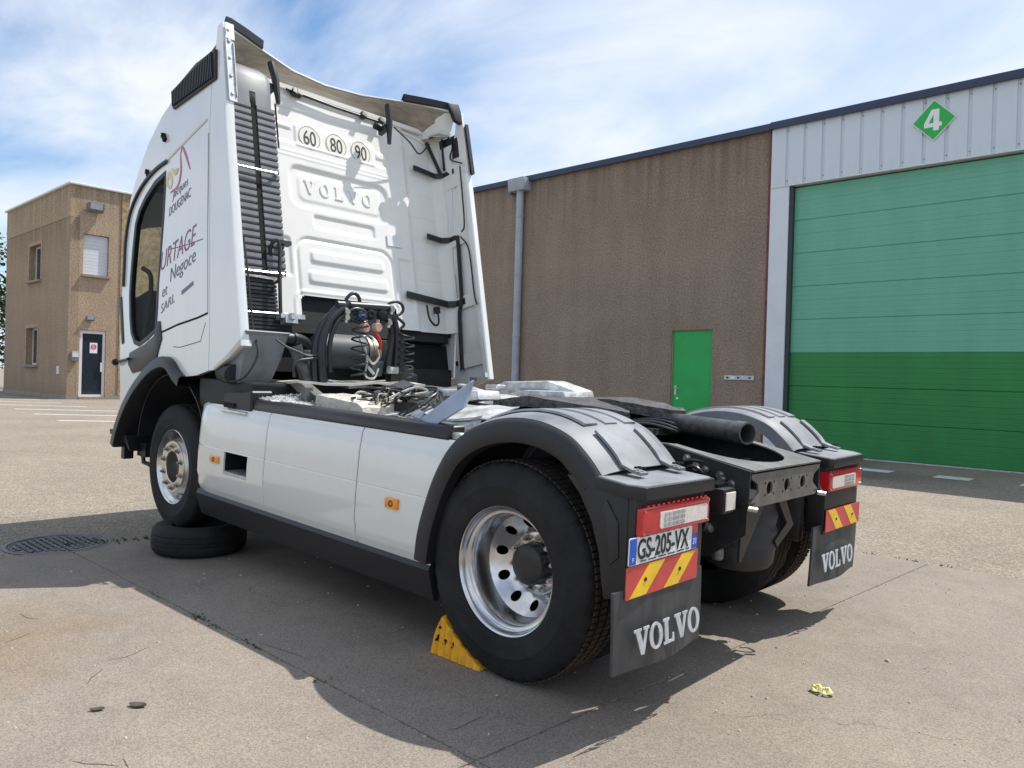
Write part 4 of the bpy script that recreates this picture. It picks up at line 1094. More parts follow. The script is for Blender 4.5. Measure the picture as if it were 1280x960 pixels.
    # wordmark reads left to right seen from behind: along -y
    start = (fy1 - 0.085) if sgn > 0 else -(fy0 + 0.05)
    wordmark('wordmark', h, 'flap_white', (-0.0265, start, -0.225), (0, -1, 0), (0, 0, 1), fl, M=Mf, depth=0.003, step=0.10, sx=1.03 if sgn > 0 else 1.06)
    return lamp
for s in (1, -1): fender(s)
# number plate on the left tail unit
mb = MB(); mb.prism(rrect(1.055, 0.762, 0.52, 0.108, 0.008, 3), 'x', -0.7475, -0.7425)
np_ = P(mb, 'number_plate', 'plate_white', smooth=0)
for a, b, ch in ((1.268, 1.313, 'F'), (0.798, 0.842, '31')):
    mb = MB(); mb.box(-0.7495, -0.7477, a, b, 0.711 if ch == 'F' else 0.711, 0.813 if ch == 'F' else 0.775); mb.build('country_band', 'plate_blue', np_, smooth=0)
    text('lettering', ch, 0.024 if ch == 'F' else 0.036, 'plate_white', (-0.7497, (a + b) / 2, 0.722 if ch == 'F' else 0.73), (0, -1, 0), (0, 0, 1), np_, align='CENTER')
mb = MB(); mb.box(-0.7495, -0.7477, 0.798, 0.842, 0.776, 0.813); mb.build('region_badge', 'hazard_red', np_, smooth=0)
text('lettering', 'GS-205-VX', 0.112, 'ink_black', (-0.7495, 1.262, 0.728), (0, -1, 0), (0, 0, 1), np_, sx=0.745, bold=0.0015)
mb = MB()
for k in range(26):
    if k % 5 != 3: mb.box(-0.7497, -0.7474, 1.235 - 0.0145 * k - 0.010, 1.235 - 0.0145 * k, 0.7155, 0.7205)
tag(mb.build('small_print', 'ink_black', np_, smooth=0), kind='stuff')

# ---------------------------------------------------------------- side skirts (left seen, right mirrored)
PROF = [(1.205, 1.075), (1.222, 1.05), (1.238, 0.95), (1.249, 0.79), (1.2505, 0.772), (1.245, 0.766), (1.2505, 0.760), (1.254, 0.70), (1.256, 0.555), (1.246, 0.525), (1.246, 0.475), (1.240, 0.462), (1.225, 0.425)]
def skirt(sgn):
    def panel(x0, x1, hole=None, name='side_panel', front=False, rear=False):
        mb = MB()
        xs = [x0, x0 + 0.004, x1 - 0.004, x1]
        if hole: xs = sorted(xs + [hole[0], hole[1], hole[0] - 0.006, hole[1] + 0.006])
        if front: xs = sorted(xs + [2.9, 3.0, 3.08])
        zs = list(PROF)
        if hole: 
            def yat(z):
                for (ya, za), (yb, zb) in zip(PROF, PROF[1:]):
                    if zb <= z <= za: return ya + (yb - ya) * (za - z) / (za - zb)
            zs = sorted(zs + [(yat(hole[2]), hole[2]), (yat(hole[3]), hole[3])], key=lambda q: -q[1])
        V = [[None] * len(zs) for _ in xs]
        for i, xx in enumerate(xs):
            for j, (yy, zz) in enumerate(zs):
                e = 0.006 if xx in (x0, x1) else 0
                xo = 0.17 * max(0, min(1, (zz - 0.72) / 0.32)) if (rear and xx < x0 + 0.01) else 0
                if front and xx > 2.95: e += 0.10 * (xx - 2.95) ** 2 / 0.04 * 0.25
                V[i][j] = mb.bm.verts.new((xx - xo, sgn * (yy - e), zz))
        for i in range(len(xs) - 1):
            for j in range(len(zs) - 1):
                if hole and hole[0] - 1e-6 <= xs[i] and xs[i + 1] <= hole[1] + 1e-6 and zs[j][1] <= hole[3] + 1e-6 and zs[j + 1][1] >= hole[2] - 1e-6: continue
                mb.bm.faces.new((V[i][j], V[i + 1][j], V[i + 1][j + 1], V[i][j + 1]))
        mb.solid(0.012)
        return P(mb, name, 'white_skirt', smooth=30)
    pf = panel(2.152, 3.17, (2.367, 2.70, 0.613, 0.757), front=True)
    panel(1.131, 2.144); panel(0.50, 1.123, rear=True)
    # vertical joint in the lower half of the front panel
    mb = MB(); mb.box(2.14, 2.156, sgn * 1.20 - 0.005, sgn * 1.20 + 0.005, 0.43, 1.06); P(mb, 'joint_strip', 'hole_black', smooth=0)
    # pocket behind the opening with its aluminium sill
    mb = MB(); mb.box(2.36, 2.71, *sorted((sgn * 1.05, sgn * 1.06)), 0.60, 0.77); mb.box(2.36, 2.71, *sorted((sgn * 1.06, sgn * 1.236)), 0.758, 0.77); mb.box(2.70, 2.71, *sorted((sgn * 1.06, sgn * 1.236)), 0.60, 0.758); mb.box(2.357, 2.366, *sorted((sgn * 1.06, sgn * 1.236)), 0.60, 0.758)
    mb.build('pocket', 'hole_black', pf, smooth=0)
    mb = MB(); mb.box(2.368, 2.70, *sorted((sgn * 1.06, sgn * 1.257)), 0.60, 0.622); mb.build('pocket_sill', 'galvanised', pf, smooth=0)
    # amber side markers
    for (xa, xb, za, zb) in ((2.762, 2.893, 0.662, 0.712), (0.735, 0.842, 0.672, 0.728)):
        mb = MB(); mb.box(xa, xb, *sorted((sgn * 1.245, sgn * 1.268)), za, zb); mb.bevel(0.006, 2); ml = P(mb, 'side_marker', 'amber_lens')
        mb = MB(); mb.lathe([(0.012, 0), (0.017, 0.001), (0.017, 0.003), (0.012, 0.003)], ((xa + xb) / 2, sgn * 1.268, (za + zb) / 2), 'y', 12); mb.build('marker_eye', 'dark_trim', ml)
    # dark top rail and dark under-skirt
    mb = MB(); mb.prism([(sgn * 1.20, 1.068), (sgn * 1.215, 1.074), (sgn * 1.212, 1.13), (sgn * 1.195, 1.142), (sgn * 1.10, 1.142), (sgn * 1.10, 1.068)], 'x', 0.42, 2.38); mb.bevel(0.006, 1); P(mb, 'top_rail', 'dark_trim')
    mb = MB(); mb.prism([(sgn * 1.222, 0.43), (sgn * 1.236, 0.40), (sgn * 1.19, 0.24), (sgn * 1.16, 0.235), (sgn * 1.16, 0.43)], 'x', 0.50, 3.15); P(mb, 'lower_skirt', 'dark_trim', smooth=20)
    # notch step near the front: recessed foot hole with a bright lip
    mb = MB(); mb.prism([(2.40, 1.055), (2.74, 1.055), (2.80, 1.10), (2.80, 1.17), (2.40, 1.20)], 'y', *sorted((sgn * 1.06, sgn * 1.224))); mb.bevel(0.012, 1); st = P(mb, 'step_box', 'black_plastic')
    mb = MB(); mb.box(2.44, 2.80, *sorted((sgn * 1.18, sgn * 1.240)), 1.028, 1.052); mb.bevel(0.008, 2); mb.build('step_lip', 'polished_alu', st)
    mb = MB(); mb.box(2.62, 2.77, *sorted((sgn * 1.222, sgn * 1.236)), 1.066, 1.10); mb.build('step_opening', 'hole_black', st, smooth=0)
for s in (1, -1): skirt(s)

# ---------------------------------------------------------------- fifth wheel
mb = MB()
hornL = [(0.86, 0.46), (0.60, 0.50), (0.30, 0.48), (0.06, 0.40), (-0.03, 0.30), (0.02, 0.22), (0.16, 0.15), (0.34, 0.07), (0.42, 0.0), (0.34, -0.07), (0.16, -0.15), (0.02, -0.22), (-0.03, -0.30), (0.06, -0.40), (0.30, -0.48), (0.60, -0.50), (0.86, -0.46), (0.96, -0.3), (0.98, 0), (0.96, 0.3)]
mb.prism(hornL, 'z', 1.225, 1.285)
bmesh.ops.subdivide_edges(mb.bm, edges=[e for e in mb.bm.edges if e.calc_length() > 0.08], cuts=3)
bmesh.ops.triangulate(mb.bm, faces=mb.bm.faces)
bmesh.ops.subdivide_edges(mb.bm, edges=[e for e in mb.bm.edges if e.calc_length() > 0.06], cuts=2, use_grid_fill=True)
for v in mb.bm.verts:
    if v.co.x < 0.45: v.co.z -= (0.45 - v.co.x) * 0.10
    if v.co.x > 0.55: v.co.z -= (v.co.x - 0.55) * 0.13
mb.jitter(0.010, 9)
fw = P(mb, 'fifth_wheel', 'grease', smooth=50)
for ya in (0.28, -0.44):
    mb = MB(); mb.prism([(0.80, 1.18), (0.40, 1.19), (0.02, 1.19), (0.20, 1.13), (0.70, 1.10)], 'y', ya, ya + 0.16); mb.jitter(0.012, 8); mb.build('pedestal', 'grease', fw, smooth=0)
mb = MB(); mb.box(0.05, 0.95, -0.50, 0.50, 1.088, 1.125); mb.jitter(0.006, 6); mb.build('mount_plate', 'grease', fw, smooth=0)
for s in (1, -1):
    mb = MB(); mb.prism([(0.92, 1.24), (0.94, 1.295), (1.30, 1.285), (1.62, 1.21), (1.62, 1.17), (1.2, 1.2)], 'y', s * 0.42 - 0.10, s * 0.42 + 0.10); mb.bevel(0.012, 2); P(mb, 'coupling_ramp', 'plate_alu')
mb = MB(); mb.prism([(0.95, 1.16), (0.98, 1.30), (1.25, 1.36), (1.7, 1.33), (2.05, 1.20), (2.05, 1.12)], 'y', -0.72, -0.50); mb.bevel(0.02, 2); cv = P(mb, 'guide_cover', 'plate_alu')
mb = MB(); mb.prism([(1.05, 1.25), (1.27, 1.30), (1.52, 1.29), (1.38, 1.22)], 'y', -0.50, -0.488); mb.build('cover_window', 'bent_panel', cv, smooth=0)
for k in range(6):
    pth = spline([(0.25 + 0.05 * k, 0.12 - 0.07 * k, 1.13), (0.05, 0.0 - 0.06 * k, 1.16 + 0.01 * k), (-0.1, -0.1 - 0.05 * k, 1.12), (0.2, -0.3, 1.10)], 5)
    mb = MB(); mb.tube(pth, 0.008, 6); P(mb, 'air_line', 'hose_black', smooth=50)
# stub of dark pipe lying across the frame
pp = tag(empty('exhaust_pipe', (-0.2, -0.15, 1.17)), 'scorched dark steel pipe lying loose across the chassis between the rear fenders', 'pipe')
pp.matrix_basis = T0
mb = MB(); a, b = Vector((0.66, -0.53, 1.165)), Vector((-0.585, 0.02, 1.165))
n = 28; rings = []
ax = (b - a).normalized(); e1 = ax.cross(Vector((0, 0, 1))).normalized(); e2 = e1.cross(ax)
prof = [(0, 0.050), (0.02, 0.052), (0.55, 0.054), (0.56, 0.057), (0.93, 0.057), (0.94, 0.060), (0.985, 0.060), (1.0, 0.059), (1.0, 0.049), (0.9, 0.048), (0.5, 0.047), (0.05, 0.046)]
for t, rr in prof:
    c = a.lerp(b, t); rings.append([mb.bm.verts.new(c + rr * (math.cos(2 * PI * k / n) * e1 + math.sin(2 * PI * k / n) * e2)) for k in range(n)])
for A, B in zip(rings, rings[1:]):
    for k in range(n): mb.bm.faces.new((A[k], A[(k + 1) % n], B[(k + 1) % n], B[k]))
mb.build('pipe_body', 'pipe_paint', pp, smooth=50)

# ================================================================== CAB (tipped 12.5 degrees forward)
PHI = R(12.5)
cph, sph = math.cos(PHI), math.sin(PHI)
CM = Matrix(((cph, 0, sph, 2.55), (0, 1, 0, 0), (-sph, 0, cph, 1.45), (0, 0, 0, 1)))
HW = 1.232
WIN = [(1.035, 1.700), (1.25, 1.69), (1.452, 1.632), (1.60, 1.56), (1.69, 1.47), (1.776, 1.275), (1.86, 1.05), (1.905, 0.90), (1.925, 0.70), (1.915, 0.56), (1.85, 0.455), (1.742, 0.412), (1.55, 0.43), (1.384, 0.462), (1.33, 0.65), (1.289, 0.832), (1.214, 1.05), (1.12, 1.34), (1.062, 1.555)]
SIDE = [(0.440, 0.30), (0.345, 1.02), (0.243, 1.81), (0.17, 2.22), (0.84, 2.25), (1.10, 2.20), (1.38, 2.07), (1.60, 1.90), (1.78, 1.72), (1.93, 1.467), (2.02, 1.20), (2.14, 0.75), (2.235, 0.31), (2.245, 0.12), (2.33, -0.20), (2.28, -0.22), (2.10, -0.06), (1.90, 0.06), (1.682, 0.136), (1.50, 0.185), (1.344, 0.205), (1.20, 0.20), (1.10, 0.165), (0.98, 0.06), (0.90, -0.005), (0.70, -0.03), (0.505, -0.03)]
FAIR = [(0.0, 0.055), (0.0, 2.20), (0.0, 2.48), (0.075, 2.48), (0.11, 2.33), (0.162, 2.216), (0.235, 1.81), (0.337, 1.02), (0.432, 0.30), (0.497, -0.03), (0.40, -0.04), (0.18, 0.0)]
def side_xy(p, sgn, off=0.0):
    # slight tumblehome above the window line and a turned-in leading edge
    z, x = p[1], p[0]
    y = HW + off - 0.035 * max(0.0, (z - 1.7)) - 0.02 * max(0.0, x - 1.7)
    return sgn * y
def plate(outer, holes, sgn, th, sub=True):
    mb = MB()
    mb.holed(outer, holes, 'y', 0)
    bmesh.ops.recalc_face_normals(mb.bm, faces=mb.bm.faces)
    fs = list(mb.bm.faces)
    if fs[0].normal.y * sgn < 0: bmesh.ops.reverse_faces(mb.bm, faces=fs)
    for v in mb.bm.verts: v.co.y = side_xy((v.co.x, v.co.z), sgn)
    bmesh.ops.solidify(mb.bm, geom=list(mb.bm.faces), thickness=th)
    return mb
cab = None
for s in (1, -1):
    o = P(plate(SIDE, [WIN], s, 0.035), 'cab' if s == 1 else 'side_wall', 'white_paint', parent=truck if s == 1 else cab, M=CM, smooth=25)
    if s == 1: cab = o
def C(mb, name, m, smooth=35): return mb.build(name, m, cab, M=CM, smooth=smooth)
for s in (1, -1):
    mb = plate(FAIR if s > 0 else [(0.0, -0.13)] + FAIR[1:-2] + [(0.49, -0.13)], [], s, 0.022)
    sf = C(mb, 'side_fairing', 'white_paint', 20)
    mb = plate([(p[0], p[1]) for p in WIN], [], s, 0.005); mb.xf(Matrix.Translation((0, -s * 0.016, 0))); C(mb, 'window_pane', 'cab_glass', 0)
    # returned rear edge of the fairing
    mb = MB(); y0 = s * (HW - 0.003)
    G = []
    for z in ([] if s > 0 else [-0.13]) + [0.055 + 0.16 * k for k in range(12)] + [1.86]:
        yy = side_xy((0, z), s)
        G.append([(0.03, yy - s * 0.006, z), (-0.004, yy, z), (-0.010, yy - s * 0.012, z), (-0.010, yy - s * 0.060, z), (0.0, yy - s * 0.070, z), (0.05, yy - s * 0.07, z)])
    mb.grid(G); mb.solid(0.004); C(mb, 'fairing_edge', 'white_paint', 40)
    mb = MB(); mb.prism([(0.0, 0.057), (0.20, 0.0), (0.42, -0.042), (0.42, -0.02), (0.2, 0.03), (0.0, 0.10)], 'y', s * 1.15, s * 1.236)
    if s < 0: mb.xf(Matrix.Translation((0, 0.02, -0.17)))
    C(mb, 'fairing_sill', 'pale_liner', 20)
    # crease lines: door shut line, door lower edge, roof joint
    def line(pts, w, name='shut_line', m='hole_black', off=0.0015):
        mb = MB(); G = []
        for i, p in enumerate(pts):
            a_ = Vector(pts[max(i - 1, 0)]); b_ = Vector(pts[min(i + 1, len(pts) - 1)])
            t = (b_ - a_).normalized(); q = Vector((-t.y, t.x)) * w / 2
            G.append([(p[0] - q.x, side_xy(p, s, off), p[1] - q.y), (p[0] + q.x, side_xy(p, s, off), p[1] + q.y)])
        mb.grid(G); mb.solid(0.001); return C(mb, name, m, 0)
    line([(1.28, 0.425), (0.98, 0.42), (0.62, 0.395), (0.455, 0.392)], 0.016)
    line([(0.455, 0.96), (0.75, 1.0), (1.06, 1.055)], 0.006, m='dark_trim')
    line([(0.455, 0.39), (0.40, 0.80), (0.375, 1.0), (0.30, 1.5), (0.27, 1.72)], 0.006, m='dark_trim')
    line([(0.28, 1.83), (0.6, 1.81), (0.97, 1.785)], 0.018, m='pale_liner', off=0.004)
    line([(0.50, 0.33), (0.60, 0.21), (0.95, 0.235), (1.08, 0.265)], 0.006, m='dark_trim')
    # door glass seal and black roof-line gutter along the door top
    mb = MB(); n = len(WIN); cxm = sum(p[0] for p in WIN) / n; czm = sum(p[1] for p in WIN) / n
    loop = [Vector((p[0], p[1])) for p in WIN]
    ring = []
    for i in range(n):
        t = (loop[(i + 1) % n] - loop[i - 1]).normalized(); q = Vector((-t.y, t.x))
        if q.dot(loop[i] - Vector((cxm, czm))) < 0: q = -q
        ring.append([(loop[i].x + q.x * a, side_xy(loop[i], s, b), loop[i].y + q.y * a) for a, b in ((-0.028, -0.036), (-0.028, 0.001), (0.0, 0.006), (0.012, 0.003), (0.004, -0.03))])
    V = [[mb.bm.verts.new(p) for p in rr] for rr in ring]
    for i in range(n):
        A, B = V[i], V[(i + 1) % n]
        for j in range(5): mb.bm.faces.new((A[j], A[(j + 1) % 5], B[(j + 1) % 5], B[j]))
    C(mb, 'window_seal', 'black_plastic', 40)
    mb = MB(); pts = spline([(0.985, 0, 1.775), (1.22, 0, 1.785), (1.456, 0, 1.755), (1.66, 0, 1.68), (1.82, 0, 1.56), (1.93, 0, 1.37), (1.985, 0, 1.17), (2.03, 0, 1.0)], 5)
    G = []
    for i, p in enumerate(pts):
        t = (pts[min(i + 1, len(pts) - 1)] - pts[max(i - 1, 0)]).normalized(); q = Vector((-t.z, 0, t.x)) * 0.018
        if q.z < 0: q = -q
        yy = side_xy((p.x, p.z), s)
        G.append([Vector((p.x, yy + s * 0.002, p.z)) - q, Vector((p.x, yy + s * 0.018, p.z)) - q * 0.6, Vector((p.x, yy + s * 0.018, p.z)) + q * 0.6, Vector((p.x, yy + s * 0.002, p.z)) + q])
    mb.grid(G); C(mb, 'door_gutter', 'black_plastic', 40)
    # dark lower sweep trim behind the front edge, wheel arch flare
    mb = MB(); mb.prism([(1.285, 0.52), (1.33, 0.53), (1.42, 0.425), (1.62, 0.395), (1.95, 0.39), (2.0, 0.30), (1.915, 0.20), (1.43, 0.165), (1.355, 0.28), (1.27, 0.37)], 'y', *sorted((s * 1.2, s * 1.242))); mb.bevel(0.01, 2); C(mb, 'sweep_trim', 'dark_trim')
    mb = MB(); pts = spline([(0.90, 0, -0.03), (0.98, 0, 0.03), (1.09, 0, 0.135), (1.2, 0, 0.18), (1.344, 0, 0.188), (1.50, 0, 0.168), (1.682, 0, 0.118), (1.90, 0, 0.03), (2.10, 0, -0.09), (2.28, 0, -0.25), (2.36, 0, -0.36)], 4)
    G = []
    for i, p in enumerate(pts):
        t = (pts[min(i + 1, len(pts) - 1)] - pts[max(i - 1, 0)]).normalized(); q = Vector((-t.z, 0, t.x))
        if q.z < 0: q = -q
        G.append([p + q * a + Vector((0, s * b, 0)) for a, b in ((0.03, 1.236), (0.03, 1.27), (0.01, 1.285), (-0.055, 1.285), (-0.065, 1.27), (-0.065, 0.75))])
    mb.grid(G); mb.solid(0.005); C(mb, 'wheel_arch', 'dark_trim', 40)
    # latch clips at the leading edge, ribbed roof intake
    mb = MB(); mb.box(2.085, 2.15, *sorted((s * 1.17, s * 1.232)), 0.5, 0.93); mb.bevel(0.015, 2); C(mb, 'mirror_mount', 'black_plastic')
    mb = MB(); mb.tube([(2.22, s * 1.245, 0.36), (2.0, s * 1.25, 0.335), (1.95, s * 1.25, 0.335)], 0.012, 6); mb.cyl((2.26, s * 1.25, 0.36), (2.24, s * 1.25, 0.36), 0.03, 10); C(mb, 'door_check', 'black_plastic')
    mb = MB(); yy = s * 1.205
    mb.prism([(0.10, 2.07), (0.835, 2.15), (0.86, 2.20), (0.84, 2.30), (0.40, 2.335), (0.085, 2.30)], 'y', *sorted((s * 1.19, s * 1.235))); mb.bevel(0.01, 2); gl = C(mb, 'roof_intake', 'black_plastic')
    mb = MB()
    for k in range(26):
        xx = 0.135 + 0.027 * k
        mb.prism([(xx, 2.095 + 0.003 * k), (xx + 0.012, 2.095 + 0.003 * k), (xx + 0.006, 2.29), (xx - 0.006, 2.29)], 'y', *sorted((s * 1.232, s * 1.248)))
    tag(C(mb, 'intake_slats', 'dark_trim', 0), kind='stuff')
    for (xx, zz) in ((1.02, 1.98), (1.37, 1.80)):
        mb = MB(); mb.cbox((xx, s * 1.232, zz), (0.035, 0.03, 0.05), (0, 0.4, 0)); mb.cbox((xx + 0.015, s * 1.236, zz + 0.03), (0.02, 0.03, 0.04), (0, -0.4, 0)); C(mb, 'clip', 'hole_black', 0)
# livery on the left side (reads towards the rear)
SK = [(1, 0, 0), (-1, 0, 0.06)]
def liv(body, size, m, x, z, ang=0.05, sx=1.0, shear=0.4, bold=-0.0015):
    return text('lettering', body, size, m, (x, side_xy((x, z), 1, 0.002), z), (-math.cos(ang), 0, math.sin(ang)), (math.sin(ang), 0, math.cos(ang)), cab, shear=shear, sx=sx, M=CM, bold=bold)
liv('URTAGE', 0.215, 'purple_ink', 1.25, 0.92, 0.06, 0.80, 0.55, -0.002)
liv('et', 0.13, 'navy_ink', 1.24, 0.70, 0.06)
liv('Negoce', 0.155, 'navy_ink', 1.075, 0.785, 0.10, 0.98)
liv('SARL', 0.10, 'navy_ink', 1.28, 0.575, 0.14, 1.25)
liv('Jacques', 0.095, 'navy_ink', 0.93, 1.435, 0.07)
liv('DOUGENAC', 0.10, 'navy_ink', 1.02, 1.315, 0.08, 0.72)
mb = MB(); mb.prism([(0.87, 0.635), (0.66, 0.66), (0.66, 0.69), (0.87, 0.665)], 'y', HW + 0.0015, HW + 0.003); C(mb, 'lettering', 'navy_ink', 0)
for pts, m in (([(0.97, 1.50), (0.83, 1.505), (0.76, 1.60), (0.75, 1.74)], 'rose_ink'), ([(0.75, 1.74), (0.71, 1.78), (0.66, 1.70), (0.60, 1.56)], 'rose_ink'), ([(0.98, 1.54), (1.02, 1.60), (0.97, 1.66), (0.93, 1.58), (0.96, 1.53)], 'gold_ink'), ([(0.92, 1.68), (0.86, 1.63), (0.80, 1.64)], 'gold_ink')):
    p3 = spline([(a, 0, b) for a, b in pts], 6); mb = MB(); G = []
    for i, p in enumerate(p3):
        t = (p3[min(i + 1, len(p3) - 1)] - p3[max(i - 1, 0)]).normalized(); q = Vector((-t.z, 0, t.x)) * (0.012 if m == 'rose_ink' else 0.022) * (0.35 + 0.65 * math.sin(PI * (i + 0.5) / len(p3)))
        yy = side_xy((p.x, p.z), 1, 0.0025)
        G.append([(p.x - q.x, yy, p.z - q.z), (p.x + q.x, yy, p.z + q.z)])
    mb.grid(G); mb.solid(0.0008); C(mb, 'emblem', m, 0)

# roof, front shell, floor
def zside(x):
    pts = [(0.15, 2.24), (0.84, 2.25), (1.10, 2.20), (1.38, 2.07), (1.60, 1.90), (1.78, 1.72), (1.93, 1.467), (2.02, 1.2)]
    for (a, za), (b, zb) in zip(pts, pts[1:]):
        if x <= b: return za + (zb - za) * (x - a) / (b - a)
    return pts[-1][1]
mb = MB(); G = []
for x in (0.425, 0.65, 0.84, 1.0, 1.10, 1.25, 1.38, 1.5, 1.60, 1.70, 1.78, 1.86, 1.93):
    zs = zside(x); row = []
    for j in range(25):
        y = -1.215 + 2.43 * j / 24; k = 1 - abs(y / 1.215) ** 5
        row.append((x + 0.10 * k * max(0, x - 1.2), y, zs + (0.13 + 0.04 * min(1, max(0, x - 0.9))) * k))
    G.append(row)
mb.grid(G); mb.solid(0.02); C(mb, 'roof', 'white_paint', 40)
mb = MB(); G = []
for z, x in ((0.95, 2.10), (0.6, 2.18), (0.31, 2.235), (0.1, 2.25), (-0.2, 2.33)):
    G.append([(x + 0.14 * (1 - abs(-1.2 + 2.4 * j / 16) ** 4 / 2.07), -1.2 + 2.4 * j / 16, z) for j in range(17)])
mb.grid(G); mb.solid(0.02); C(mb, 'front_panel', 'white_paint', 40)
mb = MB()
mb.box(0.47, 2.15, -1.15, 1.15, 0.30, 0.36); mb.box(0.47, 1.0, -1.19, 1.19, 0.361, 0.75); mb.box(0.47, 0.49, -1.19, 1.19, 0.75, 2.2); mb.box(0.49, 1.0, -1.18, 1.18, 1.62, 2.15); mb.box(1.0, 1.7, -1.1, 1.1, 1.80, 1.85)
C(mb, 'cab_lining', 'cab_inside', 0)
mb = MB(); mb.box(1.75, 2.12, -1.14, 1.14, 0.36, 0.92); mb.bevel(0.05, 3); C(mb, 'dashboard', 'cab_inside')
for y in (0.55, -0.55):
    mb = MB(); mb.prism([(0.98, 0.75), (1.10, 0.75), (1.22, 0.80), (1.16, 1.15), (1.10, 1.42), (1.02, 1.42), (0.98, 1.2)], 'y', y - 0.24, y + 0.24); mb.bevel(0.05, 3); mb.box(1.05, 1.65, y - 0.26, y + 0.26, 0.62, 0.78); C(mb, 'seat', 'seat_cloth')
mb = MB(); 
for i in range(24): pass
M0 = Matrix.Translation((1.72, 0.55, 0.98)) @ Matrix.Rotation(R(-58), 4, 'Y')
path = [M0 @ Vector((0.23 * math.cos(2 * PI * i / 28), 0.23 * math.sin(2 * PI * i / 28), 0)) for i in range(29)]
mb.tube(path, 0.018, 8); mb.cyl(M0 @ Vector((0, 0, -0.3)), M0 @ Vector((0, 0, 0)), 0.04, 10); mb.tube([M0 @ Vector((-0.22, 0, 0)), M0 @ Vector((0.22, 0, 0))], 0.02, 6); C(mb, 'steering_wheel', 'hole_black')
for s in (1, -1):
    mb = MB(); mb.box(1.0, 2.1, *sorted((s * 1.12, s * 1.19)), 0.36, 0.46); mb.tube(spline([(1.78, s * 1.17, 0.5), (1.70, s * 1.15, 0.75), (1.66, s * 1.14, 1.0), (1.74, s * 1.17, 1.1)], 6), 0.02, 8); C(mb, 'door_lining', 'cab_inside')
    if s < 0:
        mb = MB(); mb.prism([(1.0, 0.46), (1.95, 0.46), (1.93, 0.72), (1.6, 0.80), (1.2, 0.86), (1.0, 0.9)], 'y', -1.17, -1.10); mb.bevel(0.02, 2); C(mb, 'door_pad', 'cab_inside')
# underside and wheel housing
mb = MB(); mb.box(0.55, 1.0, -1.19, 1.19, -0.01, 0.29); mb.box(0.46, 1.0, -0.62, 0.62, 0.62, 0.66)
C(mb, 'cab_floor', 'hole_black', 0)
for s in (1, -1):
    mb = MB(); G = []
    for k in range(21):
        a = R(8) + R(165) * k / 20
        G.append([(WBASE + 0.66 * math.cos(a), s * 0.62, 0.60 + 0.66 * math.sin(a)), (WBASE + 0.66 * math.cos(a), s * 1.20, 0.60 + 0.66 * math.sin(a))])
    mb.grid(G); mb.solid(0.008); P(mb, 'wheel_liner', 'black_plastic', smooth=40)
    mb = MB(); mb.box(WBASE - 0.6, WBASE + 0.75, *sorted((s * 0.60, s * 0.62)), 0.62, 1.25); P(mb, 'inner_wing', 'hole_black', smooth=0)
    # loose brackets in front of the wheel where the bumper is missing
    mb = MB(); mb.prism([(4.50, 0.55), (4.62, 0.62), (4.98, 0.66), (4.99, 0.70), (4.60, 0.68)], 'y', *sorted((s * 0.9, s * 1.22))); mb.box(4.42, 4.60, *sorted((s * 1.05, s * 1.12)), 0.50, 0.62); mb.box(4.68, 4.75, *sorted((s * 1.12, s * 1.2)), 0.46, 0.62); mb.tube([(4.55, s * 1.1, 0.6), (4.5, s * 1.1, 0.45), (4.42, s * 1.05, 0.42)], 0.02, 6); P(mb, 'bumper_bracket', 'black_plastic', smooth=20)
    mb = MB(); G = []
    for k in range(9):
        a = R(178 + 4.6 * k)
        G.append([(WBASE + 0.565 * math.cos(a), s * 0.86, 0.53 + 0.62 * math.sin(a) + 0.42), (WBASE + 0.565 * math.cos(a), s * 1.16, 0.53 + 0.62 * math.sin(a) + 0.42), (WBASE + 0.55 * math.cos(a), s * 1.175, 0.53 + 0.62 * math.sin(a) + 0.42)])
    mb.grid(G); mb.solid(0.01); P(mb, 'mud_guard', 'dark_trim', smooth=40)

